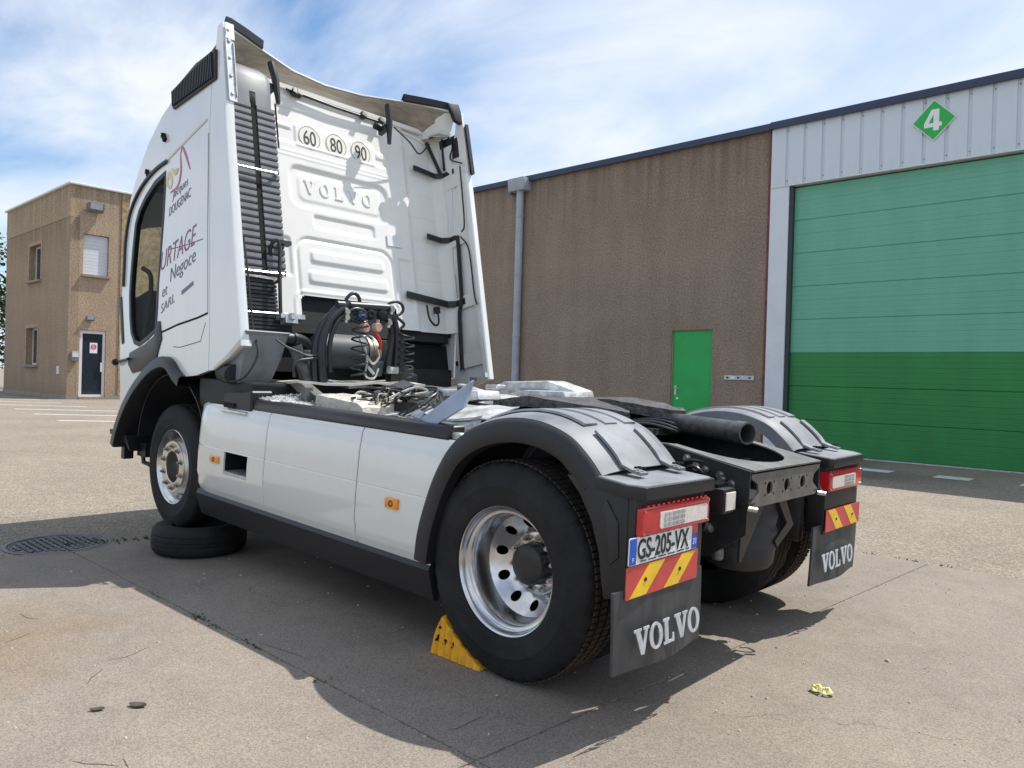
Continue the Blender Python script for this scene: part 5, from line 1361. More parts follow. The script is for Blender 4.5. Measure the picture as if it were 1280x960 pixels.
# ---------------------------------------------------------------- pressed back wall as a real relief
def sdr(y, z, cy, cz, hw, hh, rad):
    qy, qz = abs(y - cy) - hw + rad, abs(z - cz) - hh + rad
    return math.hypot(max(qy, 0), max(qz, 0)) + min(max(qy, qz), 0) - rad
def st(dv, w): 
    t = max(0, min(1, 0.5 - dv / w)); return t * t * (3 - 2 * t)
def relief(y, z):
    h = 0
    h -= 0.016 * st(sdr(y, z, -0.02, 1.545, 0.50, 0.175, 0.09), 0.035)
    h += 0.006 * st(sdr(y, z, -0.02, 1.545, 0.42, 0.115, 0.06), 0.03)
    # speed sticker field
    h -= 0.010 * st(sdr(y, z, 0.02, 2.07, 0.56, 0.15, 0.03), 0.03)
    h += 0.008 * st(sdr(y, z, -0.01, 2.0, 0.41, 0.095, 0.02), 0.02)
    h += 0.008 * st(sdr(y, z, 0.50, 2.055, 0.07, 0.02, 0.01), 0.02) + 0.008 * st(sdr(y, z, -0.50, 2.02, 0.06, 0.03, 0.015), 0.02)
    for zz in (1.835, 1.80): h += 0.004 * st(abs(z - zz) - 0.006, 0.016) * st(abs(y + 0.13) - 0.72, 0.03)
    # trapezoid below the wordmark
    h -= 0.012 * st(sdr(y, z, -0.03, 1.255, 0.31 + 0.0 * z, 0.055, 0.02), 0.022)
    # large arch
    a = sdr(y, z, -0.02, 0.78, 0.50, 0.325, 0.14)
    h -= 0.010 * st(abs(a + 0.012) - 0.014, 0.022) * st(0.60 - z, 0.06)
    for cz, hw in ((0.945, 0.37), (0.765, 0.40)): h += 0.013 * st(sdr(y, z, -0.03, cz, hw, 0.048, 0.03), 0.03)
    # flanks
    h -= 0.010 * st(sdr(y, z, 0.60, 0.92, 0.075, 0.16, 0.02), 0.02)
    h -= 0.010 * st(sdr(y, z, -0.66, 0.80, 0.07, 0.25, 0.02), 0.02)
    h += 0.012 * st(0.72 - abs(y + 0.72) * 0 - y * 0 - 0.72 - (-y - 0.76) * -1 * 0, 1) * 0
    if y < -0.72:
        for zz in (2.17, 1.95, 1.73, 1.50, 1.27, 1.05, 0.88): h -= 0.006 * st(abs(z - zz) - 0.004, 0.012) * st(-1.12 - y, 0.04)
    if y > 0.55: h -= 0.006 * st(abs(y - 0.70) - 0.004, 0.014)
    h -= 0.012 * st(0.735 + y, 0.02) * 0 
    h += 0.020 * st(y + 0.78, 0.06) * -1
    # rolled lip round the engine tunnel opening
    e = sdr(y, z, -0.02, 0.40, 0.50, 0.20, 0.05)
    h += 0.008 * st(abs(e - 0.035) - 0.008, 0.03)
    return h
mb = MB(); NY, NZ = 236, 204
Y0, Y1, Z0, Z1 = -1.195, 1.195, 0.385, 2.40
V = [[None] * (NZ + 1) for _ in range(NY + 1)]
for i in range(NY + 1):
    y = Y0 + (Y1 - Y0) * i / NY
    for j in range(NZ + 1):
        z = Z0 + (Z1 - Z0) * j / NZ
        rad = 0.06 * max(0, abs(y) - 1.08) / 0.115
        V[i][j] = mb.bm.verts.new((0.42 - 1.15 * relief(y, z) - 0.10 * (max(0, abs(y) - 1.1) / 0.095) ** 2, y, z))
for i in range(NY):
    y = Y0 + (Y1 - Y0) * (i + 0.5) / NY
    for j in range(NZ):
        z = Z0 + (Z1 - Z0) * (j + 0.5) / NZ
        if sdr(y, z, -0.02, 0.40, 0.485, 0.20, 0.045) < 0: continue
        mb.bm.faces.new((V[i][j], V[i][j + 1], V[i + 1][j + 1], V[i + 1][j]))
bmesh.ops.delete(mb.bm, geom=[v for v in mb.bm.verts if not v.link_faces], context='VERTS')
bw = C(mb, 'back_wall', 'white_back', 60)
wordmark('embossed_letter', 0.115, 'white_back', (0.42 + 0.011, 0.345, 1.50), (0, -1, 0), (0, 0, 1), cab, M=CM, depth=0.007, step=0.78)
# round speed stickers
for yc, t in ((0.262, '60'), (-0.005, '80'), (-0.265, '90')):
    mb = MB(); mb.lathe([(0.0, -0.0035), (0.108, -0.0035), (0.108, 0.0)], (0.422, yc, 2.0), 'x', 40); C(mb, 'speed_sticker', 'sticker_cream', 0)
    mb = MB(); mb.lathe([(0.099, -0.0045), (0.103, -0.0045), (0.103, -0.003), (0.099, -0.003), (0.099, -0.0045)], (0.422, yc, 2.0), 'x', 44); C(mb, 'sticker_ring', 'ink_black', 0)
    text('sticker_number', t, 0.185, 'ink_black', (0.4165, yc, 1.936), (0, -1, 0), (0, 0, 1), cab, align='CENTER', sx=0.70, M=CM)
mb = MB(); mb.box(0.409, 0.412, -0.64, -0.47, 1.16, 1.27); C(mb, 'paper_label', 'plate_white', 0)
# lip above the wall, wiring rod with clamps, roof fairing
def lerp_pts(pts, y):
    y = abs(y)
    for (a, za), (b, zb) in zip(pts, pts[1:]):
        if y <= b:
            t = (y - a) / (b - a); t = t * t * (3 - 2 * t)
            return za + (zb - za) * t
    return pts[-1][1]
EDGE = [(0.0, 0.50, 2.615), (0.35, 0.45, 2.608), (0.72, 0.30, 2.592), (0.95, 0.17, 2.553), (1.10, 0.085, 2.52), (1.16, 0.05, 2.495)]
def xr(y): return lerp_pts([(a, b) for a, b, c in EDGE], y)
def zr(y): return lerp_pts([(a, c) for a, b, c in EDGE], y)
def lerp_pts(pts, y):
    y = abs(y)
    for (a, za), (b, zb) in zip(pts, pts[1:]):
        if y <= b: return za + (zb - za) * (y - a) / (b - a)
    return pts[-1][1]
ys = [-1.16 + 2.32 * j / 58 for j in range(59)]
def shell(y, t):
    """outer skin from the swept trailing edge (t=0) forward to the roof (t=1)"""
    k = lerp_pts([(0, 0), (0.6, 0.0), (0.85, 0.25), (1.0, 0.65), (1.16, 1)], y)
    k = k * k * (3 - 2 * k)
    x0, z0 = xr(y), zr(y)
    x1 = 1.25 + (0.20 - 1.25) * k; z1 = 2.43 + (2.315 - 2.43) * k; y1 = y * (1 + 0.025 * k)
    return Vector((x0 + (x1 - x0) * t, y + (y1 - y) * t, z0 + (z1 - z0) * t + 0.03 * math.sin(PI * t) * (1 - k)))
mb = MB(); mb.grid([[shell(y, t) for y in ys] for t in (0, 0.06, 0.15, 0.3, 0.5, 0.75, 1.0)]); mb.solid(0.012); C(mb, 'roof_fairing', 'white_paint', 60)
# hollow inside of the fairing, stepped like the moulding
mb = MB(); G = []
for f, dz in ((0.0, 0.0), (0.12, 0.0), (0.30, 0.012), (0.36, -0.012), (0.62, -0.005), (0.70, -0.02), (1.0, 0.0)):
    row = []
    for y in ys:
        e = shell(y, 0.01) + Vector((0.004, 0, -0.018))
        k = lerp_pts([(0, 0), (0.8, 0), (1.05, 1), (1.16, 1)], y)
        inn = Vector((0.66 - 0.22 * k, y * (1 + 0.01 * k), 2.405 - 0.02 * k))
        p = e.lerp(inn, f); p.z += dz * (1 - 0.6 * k) - 0.03 * math.sin(PI * f) * k
        row.append(p)
    G.append(row)
mb.grid(G); mb.solid(0.006); C(mb, 'fairing_lining', 'beige_liner', 60)
mb = MB(); mb.prism([(0.395, 2.372), (0.430, 2.372), (0.430, 2.405), (0.390, 2.41)], 'y', -1.05, 1.05); C(mb, 'wall_lip', 'white_back', 0)
for s in (1, -1):
    # inner closing panel between fairing side and roof, with its white rail
    mb = MB(); mb.grid([[Vector((0.19, s * y, 2.318)), Vector((0.32, s * y, 2.34)), Vector((0.46, s * y, 2.385))] for y in (1.05, 1.1, 1.15, 1.195)]); mb.solid(0.008); C(mb, 'corner_shell', 'pale_liner', 50)
    mb = MB(); mb.tube([(0.425, s * 1.02, 2.39), (0.43, s * 1.10, 2.36), (0.40, s * 1.165, 2.345), (0.16, s * 1.175, 2.33)], 0.012, 8); C(mb, 'corner_rail', 'white_back')
    # black rubber strip on the corner
    mb = MB(); G = []
    for k in range(9):
        y = 0.72 + 0.44 * k / 8; z = zr(y); x = xr(y)
        G.append([(x - 0.002, s * y, z - 0.012), (x - 0.02, s * y, z - 0.004), (x - 0.035, s * y, z + 0.052), (x - 0.02, s * y, z + 0.056), (x + 0.03, s * y, z + 0.004)])
    mb.grid(G); mb.solid(0.008); C(mb, 'rubber_strip', 'black_plastic', 40)
mb = MB(); mb.prism([(-1.165, 2.56), (-1.02, 2.535), (-1.07, 2.45), (-1.10, 2.375), (-1.185, 2.36), (-1.20, 2.44)], 'x', 0.0, 0.045); mb.bevel(0.012, 2); C(mb, 'rubber_strip', 'black_plastic')
mb = MB(); G = []
for k in range(8):
    z = 1.85 + 0.49 * k / 7; yy = side_xy((0, z), -1)
    G.append([(-0.045, yy + 0.03, z), (-0.05, yy - 0.004, z), (0.03, yy - 0.006, z)])
mb.grid(G); mb.solid(0.012); C(mb, 'rubber_strip', 'black_plastic', 40)
mb = MB(); yy = 1.205
mb.box(-0.02, -0.012, yy - 0.065, yy, 1.86, 2.33); mb.box(-0.03, -0.02, yy - 0.006, yy, 1.86, 2.36); mb.box(-0.03, -0.02, yy - 0.065, yy - 0.059, 1.9, 2.32); mb.box(-0.022, -0.014, yy - 0.075, yy - 0.01, 2.345, 2.47)
for z in (1.92, 2.06, 2.2, 2.33, 2.42): mb.cyl((-0.021, yy - 0.032, z), (-0.028, yy - 0.032, z), 0.012, 8)
C(mb, 'strip_channel', 'galvanised', 0)
mb = MB(); mb.tube([(0.385, 0.47, 2.365), (0.38, 0.0, 2.34), (0.385, -0.5, 2.345)], 0.012, 8); C(mb, 'wiring_rod', 'black_plastic')
mb = MB()
for y in (0.40, 0.36, -0.30, -0.5): mb.cbox((0.38, y, 2.355), (0.05, 0.05, 0.045), (0.3, 0.2, 0.1))
C(mb, 'rod_clamp', 'black_plastic', 20)
for pts in ([(0.22, 0.70, 2.44), (0.20, 0.68, 2.28), (0.22, 0.66, 2.10)], [(0.20, -0.45, 2.42), (0.19, -0.44, 2.25), (0.22, -0.44, 2.05)]):
    mb = MB(); mb.tube(pts, [0.028, 0.03, 0.018], 6); mb.cbox((pts[1][0] + 0.06, pts[1][1] + 0.03, pts[1][2] - 0.06), (0.10, 0.04, 0.06), (0.2, 0.1, 0)); mb.cbox((pts[1][0] + 0.10, pts[1][1] + 0.06, pts[1][2] - 0.02), (0.05, 0.07, 0.04), (0.2, 0.5, 0)); C(mb, 'fairing_bracket', 'black_plastic', 20)
for pth in ([(0.30, 0.64, 2.14), (0.33, 0.62, 1.95), (0.36, 0.60, 1.80)], [(0.20, -0.50, 2.22), (0.26, -0.72, 2.16), (0.34, -0.90, 2.12), (0.38, -1.08, 2.28)], [(0.35, -1.05, 2.32), (0.22, -1.17, 2.33), (0.16, -1.175, 2.2), (0.2, -1.17, 2.08), (0.05, -1.17, 1.98)],
            [(0.06, -1.15, 1.95), (0.07, -1.14, 1.4), (0.12, -1.14, 1.31)], [(0.16, -1.16, 1.28), (0.06, -1.15, 1.12), (0.05, -1.15, 0.70), (0.02, -1.14, 0.58)]):
    mb = MB(); mb.tube(spline(pth, 6), 0.0075, 6); C(mb, 'cable', 'black_plastic', 50)
# black straps inside the right fairing
for z, ya, xb, hgt in ((1.965, -0.86, 0.20, 0.045), (1.305, -0.95, 0.12, 0.05), (0.665, -0.63, 0.03, 0.06)):
    mb = MB(); dr_ = 0.02
    mb.prism([(0.385, ya), (0.405, ya), (0.405, -1.13), (0.36, -1.20), (xb, -1.205), (xb, -1.19), (0.34, -1.185), (0.385, -1.12)], 'z', z - hgt / 2, z + hgt / 2)
    for v in mb.bm.verts: v.co.z += (v.co.y + 1.13) * 0.10 if v.co.y > -1.13 else 0
    C(mb, 'strap_bar', 'black_plastic', 20)
mb = MB(); mb.box(0.06, 0.44, -1.205, -1.19, 0.075, 0.115); C(mb, 'strap_bar', 'black_plastic', 0)
mb = MB(); mb.tube(spline([(0.40, -1.06, 2.30), (0.38, -1.14, 2.1), (0.36, -1.17, 1.98)], 5), 0.018, 8); C(mb, 'strap_hose', 'black_plastic')
mb = MB(); mb.tube(spline([(0.30, -1.18, 2.32), (0.31, -1.18, 2.0)], 2), 0.014, 8); C(mb, 'strap_hose', 'black_plastic')
mb = MB(); mb.tube(spline([(0.22, -1.18, 1.31), (0.24, -1.18, 0.95), (0.26, -1.18, 0.67), (0.30, -1.175, 0.55), (0.33, -1.175, 0.2), (0.34, -1.175, 0.02)], 6), 0.02, 8); C(mb, 'strap_hose', 'black_plastic')
mb = MB(); mb.tube(spline([(0.38, -0.84, 0.63), (0.37, -0.85, 0.50), (0.37, -0.91, 0.44), (0.37, -0.96, 0.47), (0.38, -0.97, 0.58)], 6), 0.010, 6); mb.cbox((0.38, -0.96, 0.59), (0.04, 0.05, 0.06)); C(mb, 'cable_loop', 'black_plastic')
mb = MB(); mb.holed([(0.05, 0.03), (0.40, 0.03), (0.40, 1.9), (0.05, 1.9)], [[(0.12, 0.72), (0.33, 0.72), (0.33, 1.22), (0.12, 1.22)], [(0.10, 0.16), (0.33, 0.16), (0.33, 0.60), (0.10, 0.60)], [(0.16, 1.36), (0.34, 1.36), (0.34, 1.80), (0.16, 1.80)]], 'y', -1.195); mb.solid(0.008); C(mb, 'fairing_frame', 'white_back', 0)

# ---------------------------------------------------------------- ribbed air intake stack behind the left fairing
mb = MB(); G = []
for z, x, y0, y1 in ((1.93, 0.10, 0.775, 1.15), (2.05, 0.10, 0.768, 1.15), (2.18, 0.11, 0.76, 1.148), (2.26, 0.135, 0.765, 1.14), (2.305, 0.18, 0.785, 1.12), (2.325, 0.25, 0.82, 1.08), (2.33, 0.34, 0.85, 1.05)):
    G.append([(0.38, y0, z), (x + 0.05, y0, z), (x + 0.015, y0 + 0.02, z), (x, y0 + 0.06, z), (x, (y0 + y1) / 2, z), (x, y1 - 0.06, z), (x + 0.015, y1 - 0.02, z), (x + 0.05, y1, z), (0.38, y1, z)])
mb.grid(G); mb.solid(0.01); ai = P(mb, 'air_intake', 'duct_plastic', M=CM, smooth=45)
mb = MB(); mb.box(0.145, 0.38, 0.80, 1.15, 0.60, 1.95); mb.build('duct_core', 'hole_black', ai, M=CM, smooth=0)
mb = MB(); mb.box(0.10, 0.13, 0.925, 0.975, 0.64, 2.06); mb.build('duct_groove_shadow', 'hole_black', ai, M=CM, smooth=0)  # black bar paints the shadow in the gap between the rib columns
def rib(w, d_, h):
    mb = MB(); mb.prism([(0.006, -h / 2), (-0.008, -h / 2 + 0.006), (-0.012, -h * 0.25), (-0.012, h * 0.30), (-0.006, h / 2 - 0.010), (0.006, h / 2 - 0.006), (d_, h / 2 - 0.006), (d_, -h / 2)], 'y', -w / 2, w / 2)
    return mb
left = rib(0.175, 0.05, 0.0535).build('duct_rib', 'duct_plastic', ai, M=CM @ Matrix.Identity(4), smooth=0)
right_ = rib(0.15, 0.2, 0.0535).build('duct_rib', 'duct_plastic', ai, M=CM, smooth=0)
CR = CM.to_3x3()
nr = 25
for k in range(nr):
    z = 0.655 + 0.0535 * k; f = k / (nr - 1)
    yl, yr = 1.062, 0.848 - 0.0 * f
    yr = 0.855 - 0.006 * f
    for src, yy in ((left, yl), (right_, yr)):
        loc = CR @ Vector((0.104, yy, z))
        if k == 0: src.location = loc
        else: dup(src, ai, loc=loc)
mb = MB()
for k in range(14):
    z = 0.19 + 0.029 * k
    mb.box(0.115 + 0.003 * (k % 2), 0.36, 0.855, 1.15, z, z + 0.019)
    mb.box(0.13, 0.35, 0.87, 1.14, z + 0.019, z + 0.029)
tag(mb.build('duct_bellows', 'black_plastic', ai, M=CM, smooth=0), kind='stuff')
mb = MB(); mb.box(0.10, 0.37, 0.85, 1.155, 0.595, 0.618); mb.bevel(0.005, 1); mb.build('duct_collar', 'brushed_alu', ai, M=CM)
# bright grab rails and the black upright
for z in (1.415, 0.628, 0.322):
    mb = MB(); mb.tube([(0.06, 1.17, z - 0.003), (0.055, 0.90, z), (0.055, 0.82, z + 0.004)], 0.0085, 8); mb.tube([(0.055, 0.83, z + 0.003), (0.10, 0.80, z + 0.004), (0.40, 0.79, z + 0.004)], 0.014, 8); C(mb, 'grab_rail', 'polished_alu')
mb = MB(); mb.tube(spline([(0.10, 0.90, 0.775), (0.07, 0.90, 0.85), (0.055, 0.868, 0.885), (0.05, 0.845, 0.85), (0.05, 0.862, 0.6), (0.05, 0.878, 0.33)], 6), 0.014, 8); mb.cbox((0.09, 0.78, 0.885), (0.06, 0.09, 0.03)); C(mb, 'grab_rail', 'black_plastic')
mb = MB(); mb.cbox((0.10, 0.78, 0.31), (0.12, 0.20, 0.035)); mb.cbox((0.07, 0.80, 0.28), (0.08, 0.10, 0.05)); mb.cyl((0.02, 0.80, 0.325), (0.02, 0.80, 0.28), 0.02, 8); C(mb, 'rail_foot', 'galvanised')
mb = MB(); mb.tube(spline([(0.03, 1.14, 0.86), (0.02, 1.13, 0.6), (0.03, 1.115, 0.2), (-0.02, 1.12, 0.0), (0.05, 1.2, -0.16), (0.25, 1.24, -0.14), (0.33, 1.2, -0.02)], 6), 0.008, 6); C(mb, 'cable', 'hose_black', 50)
# funnel on the chassis that takes the intake
mb = MB(); G = []
for z, xa, xb, ya, yb in ((1.61, 2.55, 2.85, 0.86, 1.20), (1.585, 2.57, 2.85, 0.87, 1.19), (1.42, 2.60, 2.86, 0.90, 1.19), (1.28, 2.64, 2.90, 0.94, 1.19), (1.18, 2.68, 2.92, 0.97, 1.18)):
    G.append([(xa, ya, z), (xa, yb, z), (xb, yb, z), (xb, ya, z), (xa, ya, z)])
mb.grid(G); mb.solid(0.01); P(mb, 'intake_funnel', 'grey_plastic', smooth=20)
mb = MB(); mb.box(2.45, 3.28, 0.70, 1.19, 1.02, 1.26); mb.bevel(0.03, 2); mb.cyl((2.95, 1.15, 1.30), (2.70, 1.20, 1.30), 0.07, 14); mb.jitter(0.012, 4); P(mb, 'battery_cover', 'engine_dark')

# ---------------------------------------------------------------- behind the cab: engine end, coupling stand, hoses
mb = MB(); mb.box(2.75, 4.3, -0.48, 0.48, 0.75, 1.42); mb.box(2.72, 2.9, -0.3, 0.35, 1.42, 1.62); mb.box(2.6, 2.75, -0.40, -0.05, 0.9, 1.35); mb.bevel(0.03, 2); mb.jitter(0.02, 4); P(mb, 'engine', 'engine_dark')
mb = MB(); mb.box(2.95, 4.2, -1.1, -0.5, 0.95, 1.38); mb.jitter(0.02, 3); P(mb, 'engine_cover', 'engine_dark', smooth=0)
mb = MB(); mb.lathe([(0, -0.02), (0.12, -0.02), (0.135, 0.0), (0.14, 0.02), (0.14, 0.05), (0.145, 0.055), (0.145, 0.075), (0.138, 0.08), (0.138, 0.40), (0.13, 0.41)], (2.70, 0.14, 1.50), 'y', 36); mb.cyl((2.70, 0.56, 1.5), (2.70, 0.535, 1.5), 0.12, 30)
cn = P(mb, 'air_canister', 'can_grey')
mb = MB(); mb.lathe([(0.0, -0.16), (0.08, -0.155), (0.115, -0.12), (0.12, -0.06), (0.13, -0.055), (0.13, -0.03), (0.12, -0.02), (0.12, 0.0)], (2.70, 0.14, 1.50), 'y', 32); mb.build('canister_cap', 'can_tan', cn)
mb = MB()
for yy in (0.12, 0.06): mb.lathe([(0.142, 0), (0.15, 0.004), (0.15, 0.02), (0.142, 0.024)], (2.70, yy, 1.50), 'y', 32)
mb.build('clamp_ring', 'steel_bolt', cn)
mb = MB(); mb.tube(spline([(2.62, 0.90, 1.575), (2.64, 0.76, 1.575), (2.68, 0.66, 1.55), (2.70, 0.62, 1.50), (2.70, 0.55, 1.48)], 5), 0.045, 12); mb.cyl((2.615, 0.93, 1.575), (2.62, 0.88, 1.575), 0.030, 12); mb.cyl((2.63, 0.80, 1.575), (2.635, 0.775, 1.575), 0.052, 12); P(mb, 'air_pipe', 'hose_black', smooth=50)
mb = MB(); mb.box(2.62, 2.74, 0.60, 0.70, 1.28, 1.50); mb.box(2.5, 2.6, 0.55, 0.75, 1.2, 1.3); mb.bevel(0.015, 2); P(mb, 'valve_block', 'can_grey')
mb = MB(); mb.tube([(2.5, 0.85, 1.52), (2.46, 0.80, 1.36), (2.44, 0.77, 1.26)], [0.05, 0.045, 0.04], 12); P(mb, 'drain_hose', 'pipe_paint', smooth=50)
# coupling stand
X = 2.40
def q(px, py, dx=0.0):
    return Vector((X + dx, 0.71 - 0.0073 * (px - 400), 1.63 - 0.0058 * (py - 415) + 0.00035 * (px - 400)))
ST = empty('coupling_stand', (0, 0, 0)); ST.parent = truck
stand = ST
mb = MB(); mb.prism([(p.y, p.z) for p in (q(424, 383), q(487, 384), q(489, 402), q(470, 404), q(426, 401))], 'x', X - 0.01, X + 0.03); mb.bevel(0.006, 1)
bk = P(mb, 'back_plate', 'can_grey', parent=stand)
for (px, py, m, rr) in ((447, 390, 'coupling_blue', 0.035), (457.5, 390, 'hole_black', 0.040), (473, 391, 'hole_black', 0.045)):
    c = q(px, py); mb = MB(); mb.lathe([(0, -0.025), (rr * 0.6, -0.03), (rr, -0.022), (rr, 0)], (c.x - 0.008, c.y, c.z), 'x', 18); P(mb, 'socket', m, parent=stand)
for (px, py) in ((427, 388), (427, 395), (481, 400), (484, 382)):
    c = q(px, py); mb = MB(); mb.cyl(c + Vector((-0.05, 0, 0)), c, 0.022, 10); mb.cyl(c + Vector((-0.03, 0, -0.04)), c + Vector((-0.03, 0, 0.03)), 0.016, 8); P(mb, 'fitting', 'brushed_alu', parent=stand)
for (px, py) in ((449, 408), (464.5, 407)):
    c = q(px, py, -0.05); mb = MB(); mb.lathe([(0, -0.02), (0.030, -0.02), (0.036, -0.01), (0.036, 0.03)], c, 'x', 18); mb.cyl(c + Vector((0, 0, 0.03)), c + Vector((0, 0, 0.06)), 0.014, 8); P(mb, 'palm_coupling', 'coupling_pink', parent=stand)
mb = MB(); mb.tube(spline([q(463, 413, -0.04), q(466, 420, -0.05), q(470, 427, -0.04), q(472, 436, -0.02)], 5), 0.013, 8); P(mb, 'red_hose', 'coupling_red', parent=stand)
mb = MB(); mb.cyl(q(418, 379), q(488, 380), 0.028, 10); P(mb, 'top_tube', 'hose_black', parent=stand)
def hose(pts, rr, m='hose_black', n=8, dx=0.0):
    mb = MB(); mb.tube(spline([q(a, b, dx) for a, b in pts], 6), rr, n); return P(mb, 'hose', m, parent=stand, smooth=50)
hose([(406, 480), (404, 460), (402, 440), (405, 415), (413, 396), (426, 382), (432, 376)], 0.032, n=12)
hose([(399, 480), (397, 450), (399, 425), (405, 405), (416, 390), (424, 380)], 0.028, n=10, dx=0.03)
hose([(412, 465), (410, 430), (416, 404), (428, 390), (438, 384), (448, 386), (452, 392)], 0.018, dx=-0.02)
hose([(427, 378), (431, 368), (438, 363.5), (444, 368), (445, 376), (440, 384)], 0.014)
hose([(479, 381), (484, 374), (492, 371), (500, 374), (503, 381), (500, 387), (494, 391), (501, 397), (505, 402), (500, 408), (495, 411)], 0.012)
hose([(487, 388), (492, 400), (494, 420), (492, 440), (489, 470)], 0.032, n=12, dx=0.04)
hose([(482, 380), (490, 392), (495, 408), (497, 430), (496, 470)], 0.022, dx=0.0)
hose([(352, 424), (362, 432), (374, 438), (388, 444), (402, 442)], 0.008, 'can_grey', 6)
hose([(373, 470), (372, 456), (378, 450), (390, 448), (400, 446), (404, 440)], 0.012)
def coil(px0, px1, py0, py1, turns, dx=-0.06, rr=0.006):
    pts = []
    for k in range(turns * 8 + 1):
        t = k / (turns * 8); a = 2 * PI * turns * t
        c = q((px0 + px1) / 2, py0 + (py1 - py0) * t)
        pts.append(c + Vector((dx + 0.055 * math.sin(a), (px1 - px0) / 2 * 0.0073 * math.cos(a), 0)))
    mb = MB(); mb.tube(pts, rr, 6); return P(mb, 'coiled_line', 'hose_black', parent=stand, smooth=50)
coil(433, 450, 398, 470, 6, rr=0.0075)
coil(495, 512, 414, 476, 6, rr=0.0075)
coil(437, 447, 384, 402, 3)
mb = MB(); mb.cyl(q(451, 458, -0.08), q(462, 468, -0.05), 0.012, 8); mb.tube(spline([q(449, 430, -0.05), q(452, 450, -0.06), q(450, 470, -0.07), q(462, 474, -0.06), q(470, 462, -0.03)], 5), 0.008, 6); P(mb, 'hose', 'galvanised', parent=stand)
hose([(452, 440), (458, 450), (464, 455), (470, 446), (468, 436)], 0.010, 'brushed_alu', 6, -0.03)
mb = MB(); mb.box(2.43, 2.50, -0.10, 0.02, 1.24, 1.66); mb.jitter(0.02, 8); P(mb, 'hose_bundle', 'engine_dark', parent=stand, smooth=0)
c = q(487, 464, -0.05); mb = MB(); mb.cbox(c, (0.06, 0.085, 0.055)); mb.bevel(0.015, 2); P(mb, 'junction_box', 'plate_alu', parent=stand)
mb = MB(); mb.prism([(q(466, 455).y, q(466, 455).z), (q(482, 452).y, q(482, 452).z), (q(480, 472).y, q(480, 472).z), (q(468, 474).y, q(468, 474).z)], 'x', X + 0.02, X + 0.08); P(mb, 'box_lid', 'can_grey', parent=stand)

# ---------------------------------------------------------------- damaged deck between cab and fenders
def crumple(pts, name, m, th=0.006, amt=0.012, sc=7, sub=10, smooth=30):
    """four corner sheet, dented"""
    a, b, c, d_ = [Vector(p) for p in pts]
    mb = MB(); G = []
    for i in range(sub + 1):
        row = []
        for j in range(sub + 1):
            p = a.lerp(b, i / sub).lerp(d_.lerp(c, i / sub), j / sub)
            qv = noise.noise_vector(p * sc); row.append(p + qv * amt)
        G.append(row)
    mb.grid(G); mb.solid(th); return P(mb, name, m, smooth=smooth)
mb = MB(); mb.box(0.55, 2.45, -1.08, 1.08, 0.985, 1.03); P(mb, 'deck_base', 'engine_dark', smooth=0)
crumple([(2.62, 0.92, 1.265), (2.30, 0.93, 1.275), (2.22, -0.15, 1.285), (2.55, -0.15, 1.29)], 'deck_plate', 'beige_panel', 0.018, 0.02, 4)
crumple([(2.42, 0.55, 1.255), (2.24, 0.55, 1.25), (2.12, -0.72, 1.235), (2.3, -0.72, 1.26)], 'deck_plate', 'frame_grey', 0.016, 0.02, 5)
mb = MB(); mb.prism([(2.45, 1.26), (2.28, 1.262), (2.1, 1.19), (2.32, 1.20)], 'y', 0.84, 0.92); mb.box(2.05, 2.3, 0.80, 0.9, 1.12, 1.20); mb.box(2.16, 2.21, 0.90, 0.96, 1.14, 1.24); P(mb, 'deck_bracket', 'frame_grey', smooth=0)
# chequered step plates
for k, (xa, xb, za, zb) in enumerate(((2.28, 2.62, 1.175, 1.19), (1.95, 2.26, 1.10, 1.175))):
    mb = MB(); mb.vf([(xa, 0.80, za), (xb, 0.80, zb), (xb, 1.17, zb - 0.02), (xa, 1.17, za - 0.03)], [(0, 1, 2, 3)]); mb.solid(0.008)
    so = P(mb, 'step_plate', 'plate_alu', smooth=0)
    mb = MB()
    for i in range(8):
        for j in range(9):
            t, w_ = (i + 0.5) / 8, (j + 0.5) / 9
            x_ = xa + (xb - xa) * t; y_ = 0.80 + 0.37 * w_; z_ = (za + (zb - za) * t) - (0.03 - 0.01 * t) * w_ + 0.003
            mb.cbox((x_, y_, z_ + 0.001), (0.022, 0.007, 0.008), (0, -0.1, 0.7 if (i + j) % 2 else -0.7))
    tag(mb.build('tread_lugs', 'plate_alu', so, smooth=0), kind='stuff')
# torn insulation block
mb = MB(); mb.box(1.37, 1.90, 0.74, 1.04, 1.05, 1.205)
bmesh.ops.subdivide_edges(mb.bm, edges=list(mb.bm.edges), cuts=7, use_grid_fill=True)
for v in mb.bm.verts: v.co.z -= max(0, (1.60 - v.co.x)) * 0.16 * (1 if v.co.z > 1.1 else 0) 
mb.jitter(0.03, 7); mb.jitter(0.010, 22); P(mb, 'torn_insulation', 'foam_beige', smooth=25)
mb = MB(); mb.vf([(1.78, 0.74, 1.21), (1.55, 0.72, 1.22), (1.50, 0.55, 1.30), (1.68, 0.5, 1.32)], [(0, 1, 2, 3)]); mb.solid(0.006); P(mb, 'torn_sheet', 'can_grey', smooth=0)
